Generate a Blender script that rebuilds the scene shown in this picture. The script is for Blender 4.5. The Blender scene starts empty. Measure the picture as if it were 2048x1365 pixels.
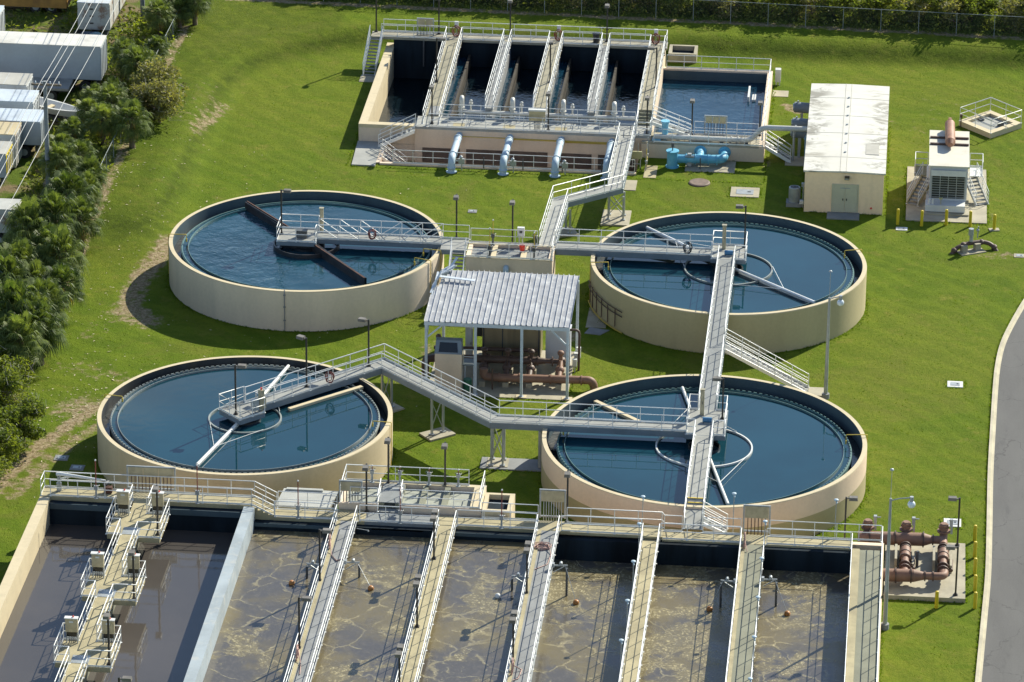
import bpy, math, random
from mathutils import Vector, Matrix
random.seed(11)
R = math.radians
SC = bpy.context.scene
COL = SC.collection

# ------------------------------------------------------------------ mesh builder
class MB:
    def __init__(s): s.v=[]; s.f=[]; s.m=[]; s.s=[]; s.mi=0; s.sm=False
    def add(s, vs, fs, smooth=None):
        o=len(s.v); s.v += [tuple(v) for v in vs]
        for f in fs:
            s.f.append(tuple(i+o for i in f)); s.m.append(s.mi); s.s.append(s.sm if smooth is None else smooth)
        return s
    def quad(s,*p): return s.add(p,[tuple(range(len(p)))])
    def box(s,x0,x1,y0,y1,z0,z1):
        v=[(x,y,z) for z in (z0,z1) for y in (y0,y1) for x in (x0,x1)]
        return s.add(v,[(0,2,3,1),(4,5,7,6),(0,1,5,4),(2,6,7,3),(0,4,6,2),(1,3,7,5)],False)
    def obox(s,c,d,rot=0,tilt=0):
        mt=Matrix.Translation(Vector(c))@Matrix.Rotation(rot,4,'Z')@Matrix.Rotation(tilt,4,'Y')
        v=[mt@Vector((x*d[0]/2,y*d[1]/2,z*d[2]/2)) for z in (-1,1) for y in (-1,1) for x in (-1,1)]
        return s.add(v,[(0,2,3,1),(4,5,7,6),(0,1,5,4),(2,6,7,3),(0,4,6,2),(1,3,7,5)],False)
    def bar(s,p,q,w,h):                                   # rectangular bar from p to q, h along world up
        p,q=Vector(p),Vector(q); d=(q-p).normalized()
        side=d.cross(Vector((0,0,1)))
        side=side.normalized() if side.length>1e-4 else Vector((1,0,0))
        up=side.cross(d).normalized()
        v=[b+side*(a*w/2)+up*(c*h/2) for b in (p,q) for c in (-1,1) for a in (-1,1)]
        return s.add(v,[(0,1,3,2),(4,6,7,5),(0,4,5,1),(2,3,7,6),(0,2,6,4),(1,5,7,3)],False)
    def path(s,pts,r,n=8,caps=True):
        pts=[Vector(p) for p in pts]; N=len(pts); rings=[]
        t0=(pts[1]-pts[0]).normalized()
        u=t0.cross(Vector((0,0,1)))
        if u.length<1e-3: u=t0.cross(Vector((1,0,0)))
        u.normalize(); vs=[]
        for i,p in enumerate(pts):
            a=(pts[i]-pts[i-1]).normalized() if i else t0
            b=(pts[i+1]-pts[i]).normalized() if i<N-1 else a
            t=(a+b); t=t.normalized() if t.length>1e-4 else a
            u=(u-t*u.dot(t)); u=u.normalized() if u.length>1e-5 else t.orthogonal().normalized()
            w=t.cross(u); k=1/max(.5,math.sqrt(max(0,(1+a.dot(b))/2)))
            rr=r[i] if isinstance(r,(list,tuple)) else r
            vs+=[p+(u*math.cos(2*math.pi*j/n)+w*math.sin(2*math.pi*j/n))*rr*(k if 0<i<N-1 else 1) for j in range(n)]
        fs=[(i*n+j,i*n+(j+1)%n,(i+1)*n+(j+1)%n,(i+1)*n+j) for i in range(N-1) for j in range(n)]
        s.add(vs,fs,True)
        if caps:
            s.add(vs[:n][::-1],[tuple(range(n))],False); s.add(vs[-n:],[tuple(range(n))],False)
        return s
    def tube(s,p,q,r,n=8,r2=None): return s.path([p,q],[r,r if r2 is None else r2],n)
    def lathe(s,c,prof,n=64,mats=None,a0=0,a1=None,smooth=True):
        full=a1 is None; a1=a0+2*math.pi if full else a1; k=n if full else n+1
        vs=[(c[0]+r*math.cos(a0+(a1-a0)*j/n),c[1]+r*math.sin(a0+(a1-a0)*j/n),c[2]+z) for r,z in prof for j in range(k)]
        for i in range(len(prof)-1):
            if mats: s.mi=mats[i]
            base=len(s.v); ring=vs[i*k:(i+2)*k]
            s.add(ring,[(j,(j+1)%k,k+(j+1)%k,k+j) for j in range(n)],smooth)
        return s
    def prism(s,poly,z0,z1):
        n=len(poly); v=[(x,y,z0) for x,y in poly]+[(x,y,z1) for x,y in poly]
        return s.add(v,[tuple(range(n))[::-1],tuple(range(n,2*n))]+[(i,(i+1)%n,n+(i+1)%n,n+i) for i in range(n)],False)
    def disc(s,c,r,n=48): return s.add([(c[0]+r*math.cos(2*math.pi*j/n),c[1]+r*math.sin(2*math.pi*j/n),c[2]) for j in range(n)],[tuple(range(n))],False)
    def sphere(s,c,r,n=10,sz=1):
        prof=[(max(1e-4,r*math.sin(math.pi*i/n)),-r*sz*math.cos(math.pi*i/n)) for i in range(n+1)]
        return s.lathe(c,prof,n*2)
    def build(s,name,mats,parent=None,loc=None):
        me=bpy.data.meshes.new(name)
        org=Vector(loc) if loc is not None else (gloc(parent) if parent else Vector((0,0,0)))
        me.from_pydata([(v[0]-org.x,v[1]-org.y,v[2]-org.z) for v in s.v],[],s.f)
        for m in (mats if isinstance(mats,(list,tuple)) else [mats]): me.materials.append(m)
        me.polygons.foreach_set('material_index',s.m); me.polygons.foreach_set('use_smooth',s.s); me.update()
        o=bpy.data.objects.new(name,me); COL.objects.link(o)
        if parent: o.parent=parent; o.location=org-gloc(parent)
        else: o.location=org
        return o
GL={}
def gloc(o):
    p=Vector(o.location)
    while o.parent: o=o.parent; p=p+Vector(o.location)
    return p
def thing(name,label,cat,loc=(0,0,0),group=None):
    o=bpy.data.objects.new(name,None); COL.objects.link(o); o.location=loc; o.empty_display_size=.2
    return tag(o,label,cat,group)
def tag(o,label,cat,group=None,kind=None):
    if label: o['label']=label
    if cat: o['category']=cat
    if group: o['group']=group
    if kind: o['kind']=kind
    return o
def struct(o): o['kind']='structure'; return o
def copy_tree(o,parent=None,loc=None,rz=None,sc=None):
    c=o.copy(); COL.objects.link(c); c.parent=parent
    if loc is not None: c.location=loc
    if rz is not None: c.rotation_euler=(0,0,rz)
    if sc is not None: c.scale=(sc,sc,sc) if not isinstance(sc,tuple) else sc
    for ch in list(o.children): copy_tree(ch,c)
    return c
def child_copy(me,name,parent,loc,rot=None,sc=None):
    o=bpy.data.objects.new(name,me); COL.objects.link(o); o.parent=parent; o.location=loc
    if rot: o.rotation_euler=rot
    if sc: o.scale=sc
    return o
def arc(c,r,a0,a1,n,ax):                                   # arc points in the plane of two axis vectors
    u,w=Vector(ax[0]),Vector(ax[1]); c=Vector(c)
    return [c+u*(r*math.cos(a0+(a1-a0)*i/n))+w*(r*math.sin(a0+(a1-a0)*i/n)) for i in range(n+1)]
def bend(pts,r,n=5):                                       # round the corners of a pipe run
    pts=[Vector(p) for p in pts]; out=[pts[0]]
    for a,b,c in zip(pts,pts[1:],pts[2:]):
        d1=(a-b); d2=(c-b); k=min(r,d1.length*.49,d2.length*.49); p=b+d1.normalized()*k; q=b+d2.normalized()*k
        for i in range(n+1):
            t=i/n; out.append(p*(1-t)**2+b*2*t*(1-t)+q*t*t)
    out.append(pts[-1]); return out

# ------------------------------------------------------------------ materials
def nodes(name):
    m=bpy.data.materials.new(name); m.use_nodes=True; nt=m.node_tree; nt.nodes.clear()
    return m,nt,(lambda t,**k: mk(nt,t,**k)),(lambda a,b: nt.links.new(a,b))
def mk(nt,t,**k):
    n=nt.nodes.new('ShaderNode'+t)
    for a,b in k.items():
        if a in n.inputs: n.inputs[a].default_value=b
        else: setattr(n,a,b)
    return n
def math_(nt,op,a,b=None,clamp=False):
    n=nt.nodes.new('ShaderNodeMath'); n.operation=op; n.use_clamp=clamp
    for i,x in enumerate((a,b)):
        if x is None: continue
        if isinstance(x,(int,float)): n.inputs[i].default_value=x
        else: nt.links.new(x,n.inputs[i])
    return n.outputs[0]
def ramp(nt,x,lo,hi,a=0.,b=1.):
    n=nt.nodes.new('ShaderNodeMapRange'); n.interpolation_type='SMOOTHSTEP'
    n.inputs[1].default_value=lo; n.inputs[2].default_value=hi; n.inputs[3].default_value=a; n.inputs[4].default_value=b
    nt.links.new(x,n.inputs[0]); return n.outputs[0]
def mixc(nt,f,a,b,mode='MIX'):
    n=nt.nodes.new('ShaderNodeMix'); n.data_type='RGBA'; n.blend_type=mode
    for i,x in ((0,f),(6,a),(7,b)):
        if isinstance(x,(int,float)): n.inputs[i].default_value=x
        elif isinstance(x,(tuple,list)): n.inputs[i].default_value=(*x[:3],1)
        else: nt.links.new(x,n.inputs[i])
    return n.outputs[2]
def noise(nt,vec,scale,detail=4,rough=.55,dist=0):
    n=nt.nodes.new('ShaderNodeTexNoise'); n.inputs['Scale'].default_value=scale; n.inputs['Detail'].default_value=detail
    n.inputs['Roughness'].default_value=rough; n.inputs['Distortion'].default_value=dist
    nt.links.new(vec,n.inputs['Vector']); return n
def vscale(nt,vec,s):
    n=nt.nodes.new('ShaderNodeVectorMath'); n.operation='MULTIPLY'; n.inputs[1].default_value=s; nt.links.new(vec,n.inputs[0]); return n.outputs[0]
def finish(nt,bs,bump=None,strength=.3,dist=.05):
    out=nt.nodes.new('ShaderNodeOutputMaterial')
    if bump is not None:
        b=nt.nodes.new('ShaderNodeBump'); b.inputs['Strength'].default_value=strength; b.inputs['Distance'].default_value=dist
        nt.links.new(bump,b.inputs['Height']); nt.links.new(b.outputs[0],bs.inputs['Normal'])
    nt.links.new(bs.outputs[0],out.inputs[0])
def mat(name,col,rough=.6,metal=0.,var=.14,scale=.8,stain=None,stain_amt=.5,stain_scale=.5,streak=False,bump=0.,fine=.03,spec=.5):
    m,nt,N,L=nodes(name); geo=N('NewGeometry'); pos=geo.outputs['Position']
    if streak: pos2=vscale(nt,pos,(1,1,.12))
    else: pos2=pos
    n1=noise(nt,pos2,scale,5).outputs[0]; n2=noise(nt,pos,scale*14,3).outputs[0]
    k=math_(nt,'ADD',ramp(nt,n1,.3,.7,1-var,1+var),ramp(nt,n2,.3,.7,-fine,fine))
    c=N('VectorMath',operation='SCALE'); c.inputs[0].default_value=col; L(k,c.inputs['Scale']); cc=c.outputs[0]
    if stain:
        n3=noise(nt,pos2,stain_scale,6,.65).outputs[0]
        cc=mixc(nt,ramp(nt,n3,.5,.68,0,stain_amt),cc,stain)
    b=N('BsdfPrincipled',Roughness=rough,Metallic=metal); L(cc,b.inputs['Base Color']); b.inputs['Specular IOR Level'].default_value=spec
    finish(nt,b,n2 if bump else None,bump,.02)
    return m
ALU=mat('aluminium rail',(.72,.72,.70),.45,.2,.08)
GALV=mat('galvanised steel',(.35,.37,.375),.45,.35,.12,2)
GIRDER=mat('blue grey girder paint',(.16,.19,.215),.5,0,.1)
GRATE=mat('grey grating',(.265,.265,.245),.7,0,.1,1.2,stain=(.20,.20,.185),stain_amt=.35)
GRATE2=mat('dark grey grating',(.19,.20,.20),.7,0,.1,1.2,stain=(.14,.14,.13),stain_amt=.3)
CONC=mat('concrete',(.345,.31,.225),.8,0,.14,.7,stain=(.25,.22,.16),stain_amt=.5,stain_scale=.8,bump=.2)
CONCY=mat('weathered yellow concrete',(.35,.30,.175),.8,0,.16,.6,stain=(.22,.185,.11),stain_amt=.5,stain_scale=.9,bump=.2)
CONCG=mat('grey green concrete',(.19,.19,.135),.8,0,.12,.7,stain=(.14,.14,.10),stain_amt=.4,bump=.2)
CONCB=mat('grey concrete',(.215,.22,.22),.8,0,.14,.7,stain=(.15,.15,.14),stain_amt=.4,bump=.2)
BLUEWALL=mat('pale blue painted concrete',(.30,.345,.37),.7,0,.14,.5,stain=(.42,.42,.39),stain_amt=.6,stain_scale=1.2)
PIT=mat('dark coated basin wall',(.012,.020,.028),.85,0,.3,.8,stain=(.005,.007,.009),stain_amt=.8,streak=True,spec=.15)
CONCM=mat('mid grey concrete',(.31,.31,.285),.8,0,.12,.7,stain=(.22,.22,.19),stain_amt=.45,bump=.2)
SLIME=mat('algae stained wall',(.036,.028,.018),.8,0,.3,.9,stain=(.025,.025,.018),stain_amt=.8)
BEIGE=mat('beige wall paint',(.66,.53,.39),.75,0,.07,.35,stain=(.42,.35,.26),stain_amt=.3,streak=True)
CREAM=mat('cream concrete',(.54,.45,.29),.75,0,.09,.5,stain=(.38,.32,.21),stain_amt=.5)
PINK=mat('pinkish wall paint',(.67,.535,.40),.75,0,.08,.5,stain=(.45,.35,.27),stain_amt=.3,streak=True)
INNER=mat('blue grey tank lining',(.050,.082,.100),.55,0,.16,.5,stain=(.035,.055,.065),stain_amt=.6,streak=True)
INNERK=mat('dark tank lining',(.025,.03,.035),.6,0,.3,.6,stain=(.07,.06,.04),stain_amt=.5,streak=True)
TEAL=mat('teal weir plate',(.11,.20,.195),.5,0,.12,1)
TEALG=mat('grey weir plate',(.24,.265,.25),.5,0,.15,1)
YEL=mat('yellow paint',(.60,.45,.02),.45,0,.06)
YELP=mat('faded yellow pipe',(.58,.42,.06),.5,0,.1)
BLACK=mat('dark bronze paint',(.030,.027,.024),.45,0,.1)
WHITE=mat('white paint',(.64,.64,.61),.45,0,.07,1,stain=(.40,.39,.36),stain_amt=.4)
WHITER=mat('white roof membrane',(.80,.77,.70),.7,0,.05,.35,stain=(.33,.29,.22),stain_amt=.85,stain_scale=.38,fine=.04)
PIPEW=mat('off white pipe',(.52,.51,.47),.4,0,.08,1,stain=(.4,.38,.32),stain_amt=.4)
PIPEB=mat('pale blue pipe',(.40,.50,.57),.55,0,.07,1,stain=(.31,.40,.47),stain_amt=.5)
PIPEC=mat('bright blue pipe',(.11,.38,.54),.55,0,.1,1,stain=(.22,.46,.58),stain_amt=.6,fine=.06)
BROWN=mat('brown pipe paint',(.225,.120,.078),.62,0,.14,1,stain=(.17,.09,.06),stain_amt=.5)
BROWND=mat('dark brown pipe paint',(.09,.052,.038),.55,0,.2,1,stain=(.09,.05,.035),stain_amt=.5)
RUST=mat('rusty steel',(.085,.034,.022),.8,0,.3,2,stain=(.05,.025,.018),stain_amt=.7)
DKSTEEL=mat('dark wet steel',(.028,.030,.033),.4,0,.3,2,stain=(.06,.035,.025),stain_amt=.5)
OLIVE=mat('olive cabinet',(.34,.32,.17),.5,0,.12,2)
STAIN=mat('tan steel cabinet',(.42,.37,.25),.38,.3,.14,2)
DKGREY=mat('dark grey',(.07,.075,.08),.5)
GLASSD=mat('dark glass',(.012,.014,.016),.12)
HOSE=mat('faded red hose',(.40,.24,.20),.6)
HOSER=mat('dark red hose',(.24,.06,.045),.6)
RED=mat('red plastic',(.65,.05,.03),.4)
ORANGE=mat('orange float',(.42,.17,.04),.5,0,.3,3)
DOORG=mat('sage door paint',(.46,.45,.33),.55,0,.05)
TAN=mat('tan roof',(.50,.41,.24),.7,0,.15,1,stain=(.25,.2,.12),stain_amt=.5)
TRAILW=mat('trailer white',(.50,.515,.52),.5,0,.08,.3,stain=(.27,.26,.24),stain_amt=.5,streak=True)
TRAILB=mat('trailer pale blue',(.48,.53,.58),.5,0,.1,.6,stain=(.29,.31,.33),stain_amt=.55)
TRAILG=mat('trailer grey',(.34,.375,.395),.5,0,.08,.3,stain=(.3,.31,.32),stain_amt=.3)
RUSTW=mat('rust streaked white',(.46,.45,.41),.6,0,.1,.7,stain=(.20,.09,.045),stain_amt=.9,stain_scale=1.1)
CONTO=mat('orange container paint',(.42,.22,.05),.6,0,.2,.7,stain=(.2,.1,.04),stain_amt=.7)
CARB=mat('dark blue car paint',(.02,.05,.09),.25)
RUBBER=mat('rubber',(.02,.02,.02),.8)
WOOD=mat('weathered wood pole',(.20,.16,.12),.85,0,.2,3)
BARK=mat('bark',(.15,.11,.075),.9,0,.25,4)
WIRE=mat('pale cable',(.40,.40,.39),.5)
GLASSC=mat('clear globe',(.75,.80,.84),.08)
BLUEM=mat('blue motor paint',(.05,.16,.30),.4)
GREENB=mat('green drum',(.03,.16,.09),.5)

def water_mat(name,col,rough,bscale,bstr,tint=None,wind=False):
    m,nt,N,L=nodes(name); pos=N('NewGeometry').outputs['Position']
    n1=noise(nt,pos,bscale,3,.5,.6).outputs[0]; n2=noise(nt,pos,bscale*.22,2).outputs[0]
    h=math_(nt,'ADD',n1,math_(nt,'MULTIPLY',n2,2.))
    if wind: sx_=N('SeparateXYZ'); L(pos,sx_.inputs[0]); h=math_(nt,'MULTIPLY',h,ramp(nt,math_(nt,'ADD',sx_.outputs[0],math_(nt,'MULTIPLY',math_(nt,'SUBTRACT',noise(nt,pos,.25,3).outputs[0],.5),6.)),-18.5,-12.5,1.,.10))
    b=N('BsdfPrincipled',Roughness=rough,IOR=1.33); b.inputs['Specular IOR Level'].default_value=.85
    c=mixc(nt,ramp(nt,noise(nt,pos,.12,4).outputs[0],.35,.7),col,tint or tuple(x*1.35 for x in col)); L(c,b.inputs['Base Color'])
    finish(nt,b,h,bstr,.06); return m
WATER=water_mat('clear settled water',(.006,.034,.050),.02,1.1,.022)
WATERR=water_mat('rippled water',(.006,.034,.050),.03,1.9,.95,None,True)
WATERD=water_mat('dark filter water',(.004,.009,.013),.05,2.2,.34)
WATERB=water_mat('basin blue water',(.006,.028,.050),.05,2.2,.42)
SLUDGE=water_mat('brown mixed liquor',(.066,.059,.054),.05,1.2,.06,(.082,.072,.064))

def foam_mat(name,seed,pt=.56):
    m,nt,N,L=nodes(name); pos=N('NewGeometry').outputs['Position']
    off=N('VectorMath',operation='ADD'); off.inputs[1].default_value=(seed*13.7,seed*7.3,0); L(pos,off.inputs[0]); p=off.outputs[0]
    wn=noise(nt,p,.45,4,.6); w=N('VectorMath',operation='SCALE'); w.inputs['Scale'].default_value=1.7; L(wn.outputs['Color'],w.inputs[0])
    pw=N('VectorMath',operation='ADD'); L(p,pw.inputs[0]); L(w.outputs[0],pw.inputs[1]); pw=pw.outputs[0]
    def vor(vec,scale,feat):
        v=N('TexVoronoi',feature=feat); v.inputs['Scale'].default_value=scale; L(vec,v.inputs['Vector']); return v.outputs['Distance']
    big=noise(nt,p,.16,3).outputs[0]
    l1=math_(nt,'MULTIPLY',ramp(nt,vor(pw,.33,'DISTANCE_TO_EDGE'),.0,.036,1,0),ramp(nt,noise(nt,p,.9,3).outputs[0],.36,.58))
    l2=math_(nt,'MULTIPLY',ramp(nt,vor(pw,.85,'DISTANCE_TO_EDGE'),.0,.05,.5,0),ramp(nt,noise(nt,p,.5,3).outputs[0],.42,.62))
    patch=ramp(nt,noise(nt,pw,.30,5,.62).outputs[0],pt,pt+.07)
    bub=math_(nt,'MULTIPLY',ramp(nt,vor(pw,5.2,'F1'),.08,.58,1,.15),ramp(nt,noise(nt,p,2.4,5,.7).outputs[0],.36,.60,.10,1))
    f=math_(nt,'MAXIMUM',math_(nt,'MAXIMUM',l1,l2),math_(nt,'MULTIPLY',patch,.95))
    f=math_(nt,'MULTIPLY',f,bub,True); f=math_(nt,'MAXIMUM',f,math_(nt,'MULTIPLY',l1,.42))
    film=ramp(nt,noise(nt,pw,.22,4,.6).outputs[0],.40,.62)
    liquor=mixc(nt,film,(.086,.078,.070),(.145,.117,.060)); liquor=mixc(nt,math_(nt,'MULTIPLY',patch,.8),liquor,(.15,.122,.062))
    liquor=mixc(nt,ramp(nt,noise(nt,vscale(nt,pw,(2.2,1,1)),1.8,6,.7).outputs[0],.45,.75,0,.45),liquor,(.16,.14,.115))
    c=mixc(nt,f,liquor,(.39,.335,.19))
    b=N('BsdfPrincipled',IOR=1.33); b.inputs['Specular IOR Level'].default_value=.8; L(c,b.inputs['Base Color']); L(math_(nt,'ADD',math_(nt,'MULTIPLY',f,.5),math_(nt,'ADD',math_(nt,'MULTIPLY',film,.2),.13)),b.inputs['Roughness'])
    hb=math_(nt,'ADD',math_(nt,'MULTIPLY',f,1.),math_(nt,'MULTIPLY',noise(nt,p,3.,4).outputs[0],.5))
    finish(nt,b,hb,.28,.05); return m

def leaf_mat(name,c1,c2,trans=.35,scale=.9):
    m,nt,N,L=nodes(name); pos=N('NewGeometry').outputs['Position']; oi=N('ObjectInfo')
    n=noise(nt,pos,scale,3).outputs[0]; n2=noise(nt,pos,9,2).outputs[0]
    k=math_(nt,'ADD',math_(nt,'MULTIPLY',ramp(nt,n,.3,.7),.6),math_(nt,'MULTIPLY',ramp(nt,n2,.3,.7),.4))
    k=math_(nt,'ADD',k,math_(nt,'MULTIPLY',math_(nt,'SUBTRACT',oi.outputs['Random'],.5),.5),True)
    c=mixc(nt,k,c1,c2)
    b=N('BsdfPrincipled',Roughness=.5); L(c,b.inputs['Base Color']); b.inputs['Specular IOR Level'].default_value=.18
    t=N('BsdfTranslucent'); L(mixc(nt,1.,c,(1.7,1.7,.6),'MULTIPLY'),t.inputs[0])
    mx=N('MixShader'); mx.inputs[0].default_value=trans; L(b.outputs[0],mx.inputs[1]); L(t.outputs[0],mx.inputs[2])
    o=N('OutputMaterial'); L(mx.outputs[0],o.inputs[0]); return m
PALM=leaf_mat('palm leaf',(.042,.072,.020),(.17,.21,.065),.40,2.2)
PALMD=leaf_mat('dry palm leaf',(.20,.14,.05),(.34,.25,.08),.3)
LEAF1=leaf_mat('broad leaf',(.066,.098,.022),(.19,.22,.046),.46)
LEAFB=leaf_mat('sunlit bush leaf',(.075,.105,.028),(.18,.20,.05),.55)
LEAF2=leaf_mat('yellow green leaf',(.10,.13,.026),(.23,.24,.05),.48)
LEAF3=leaf_mat('grey green twig leaf',(.11,.115,.045),(.26,.245,.11),.4)

# ------------------------------------------------------------------ terrain height
def sstep(a,b,x):
    t=max(0.,min(1.,(x-a)/(b-a))); return t*t*(3-2*t)
def gz(x,y):
    cx,cy,r=-12.,46.,14.
    qx=max(-x+cx,0.); qy=max(y-cy,0.)
    d=math.hypot(qx,qy)-r if qx>0 else qy-r
    z=1.15*sstep(0.,3.4,d)*sstep(8,26,y)
    return z

# ------------------------------------------------------------------ railings and generic pieces
def post_mesh(h):
    k=('post',round(h,2))
    if k not in GL:
        b=MB(); b.tube((0,0,0),(0,0,h),.026,6); b.box(-.07,.07,-.05,.05,-.012,.012)
        o=b.build('post',ALU); GL[k]=o.data; bpy.data.objects.remove(o)
    return GL[k]
def rail(pts,label=None,parent=None,group=None,h=1.08,sp=1.5,toe=True,diag=False,mids=(.52,),name=None,material=None,cat='guard rail'):
    pts=[Vector(p) for p in pts]; b=MB(); o0=pts[0]
    up=Vector((0,0,1))
    for hh,r in ((h,.028),)+tuple((m*h,.022) for m in mids):
        b.path([p+up*hh for p in pts],r,6)
    if toe:
        for p,q in zip(pts,pts[1:]): b.bar(p+up*.07,q+up*.07,.012,.11)
    spots=[]
    for i,(p,q) in enumerate(zip(pts,pts[1:])):
        L=(q-p).length; n=max(1,round(L/sp))
        for k in range(n): spots.append(p+(q-p)*(k/n))
        if diag:
            n2=max(1,round(L/1.5))
            for k in range(n2):
                a=p+(q-p)*(k/n2); c=p+(q-p)*((k+1)/n2)
                if k<n2/2: b.tube(a+up*h,c+up*.05,.03,6)
                else: b.tube(a+up*.05,c+up*h,.03,6)
    if (pts[-1]-pts[0]).length>.05: spots.append(pts[-1])
    o=b.build(name or ('railing' if parent else 'guard_rail'),material or ALU,parent,loc=o0)
    for s in spots: child_copy(post_mesh(h),'post',o,s-o0)
    if not parent: tag(o,label,cat,group)
    return o
def offset(path,d):
    P=[Vector(p) for p in path]; out=[]
    for i,p in enumerate(P):
        a=(P[i]-P[i-1]) if i else (P[1]-P[0]); b=(P[i+1]-P[i]) if i<len(P)-1 else a
        a=Vector((a.x,a.y)).normalized(); b=Vector((b.x,b.y)).normalized()
        na=Vector((-a.y,a.x)); nb=Vector((-b.y,b.x)); m=(na+nb)
        m=m.normalized(); k=d/max(.35,m.dot(na)); out.append(Vector((p.x+m.x*k,p.y+m.y*k,p.z)))
    return out
def ribbon(b,path,w,th):
    l,r=offset(path,w/2),offset(path,-w/2); n=len(path)
    v=[]
    for i in range(n): v+=[l[i],r[i],l[i]-Vector((0,0,th)),r[i]-Vector((0,0,th))]
    f=[]
    for i in range(n-1):
        a,c=4*i,4*i+4
        f+=[(a+1,c+1,c,a),(a+2,c+2,c+3,a+3),(a,c,c+2,a+2),(a+3,c+3,c+1,a+1)]
    f+=[(0,2,3,1),(4*n-4,4*n-3,4*n-1,4*n-2)]
    b.add(v,f,False)
def bridge(label,path,w=1.1,rails=None,girder=.34,deckmat=None,diag=False,name='access_bridge',cat='bridge',group=None,extra=None):
    root=thing(name,label,cat,path[0],group)
    b=MB(); ribbon(b,path,w,.06); b.build('deck',deckmat or GRATE,root)
    for sgn in (1,-1):
        g=MB(); e=offset(path,sgn*(w/2+.03)); ee=[p-Vector((0,0,girder/2+.02)) for p in e]
        for p,q in zip(ee,ee[1:]): g.bar(p,q,.06,girder)
        g.build('girder',GIRDER,root)
    if rails is None: rails=[offset(path,w/2+.01),offset(path,-w/2-.01)]
    for r in rails: rail(r,parent=root,diag=diag)
    return root
def stair(label,top,bot,w,side,rails=(1,1),matl=None,group=None,tread=None,h=1.0,cat='stairs',close=False):
    """straight flight from top to bottom; side is the horizontal unit vector across the flight"""
    top,bot,sd=Vector(top),Vector(bot),Vector(side); root=thing('metal_stair' if not close else 'concrete_stair',label,cat,(bot.x,bot.y,bot.z),group)
    n=max(2,round((top.z-bot.z)/.19)); d=bot-top; run=Vector((d.x,d.y,0)).normalized(); rl=Vector((d.x,d.y,0)).length/n
    for s in (-1,1):
        b=MB(); e=sd*(s*w/2); b.bar(top+e-Vector((0,0,.1)),bot+e+Vector((0,0,.02)),.06,.24); b.build('stringer',matl or ALU,root)
        if rails[0 if s<0 else 1]:
            e=sd*(s*(w/2+.03)); rail([top+e,bot+e],parent=root,sp=1.2,toe=False,h=h,mids=(.35,.68),name='handrail')
    a=math.atan2(run.y,run.x)
    tb=MB(); tb.obox((0,0,0),(rl*1.05,w-.06,.05)); 
    if close: tb.obox((rl*.45,0,-.09),(.03,w-.06,.14))
    o=tb.build('tread',tread or GRATE); me=o.data; bpy.data.objects.remove(o)
    for k in range(n):
        p=top+run*(rl*(k+.5)); p.z=top.z-(top.z-bot.z)*(k+1)/n+.03
        child_copy(me,'tread',root,p-Vector(root.location),(0,0,a))
    return root
LP={}
def lamp(label,x,y,z,h,dirs,group='short bronze lamp posts'):
    root=thing('lamp_post',label,'lamp post',(x,y,z),group)
    if 'pole' not in LP:
        b=MB(); b.box(-.055,.055,-.055,.055,0,1); o=b.build('pole',BLACK); LP['pole']=o.data; bpy.data.objects.remove(o)
        b=MB(); b.box(-.14,.14,-.14,.14,0,.03); b.box(-.09,.09,-.09,.09,.03,.12); o=b.build('base_plate',BLACK); LP['base']=o.data; bpy.data.objects.remove(o)
        b=MB(); b.box(.05,.2,-.05,.05,-.12,-.04)
        b.add([(.18,-.19,-.17),(.72,-.19,-.17),(.72,.19,-.17),(.18,.19,-.17),(.2,-.17,.03),(.70,-.17,.03),(.70,.17,.03),(.2,.17,.03)],[(3,2,1,0),(4,5,6,7),(0,1,5,4),(1,2,6,5),(2,3,7,6),(3,0,4,7)])
        o=b.build('lamp_head',mat('weathered lamp housing',(.15,.135,.115),.5,0,.25,2)); LP['head']=o.data; bpy.data.objects.remove(o)
        b=MB(); b.box(.24,.66,-.14,.14,-.19,-.171); o=b.build('lens',mat('lamp lens',(.5,.5,.46),.2)); LP['lens']=o.data; bpy.data.objects.remove(o)
    child_copy(LP['pole'],'pole',root,(0,0,0),None,(1,1,h)); child_copy(LP['base'],'base_plate',root,(0,0,0))
    for d in dirs:
        a={'+x':0,'-x':180,'+y':90,'-y':-90}.get(d,d)
        hd=child_copy(LP['head'],'lamp_head',root,(0,0,h),(0,0,R(a))); child_copy(LP['lens'],'lens',hd,(0,0,0))
    return root
def stem(label,x,y,z,h,yellow=False,group='valve stems'):
    root=thing('sluice_valve',label,'valve',(x,y,z),group)
    b=MB(); b.tube((x,y,z),(x,y,z+.04),.16,10); b.tube((x,y,z),(x,y,z+.75),.075,8,.055); b.box(x-.12,x+.12,y-.12,y+.12,z+.62,z+.86); b.build('pedestal',GALV if not yellow else DKGREY,root)
    b=MB(); b.tube((x,y,z+.86),(x,y,z+h),.035,6); b.build('stem_cover',YELP if yellow else HOSER,root)
    b=MB(); b.sphere((x,y,z+h),.06,6); b.build('cap',WHITE,root)
    b=MB(); b.lathe((x,y,z+.9),[(.2,-.015),(.225,0),(.2,.015),(.19,0),(.2,-.015)],16); b.build('handwheel',DKGREY,root)
    return root
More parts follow.
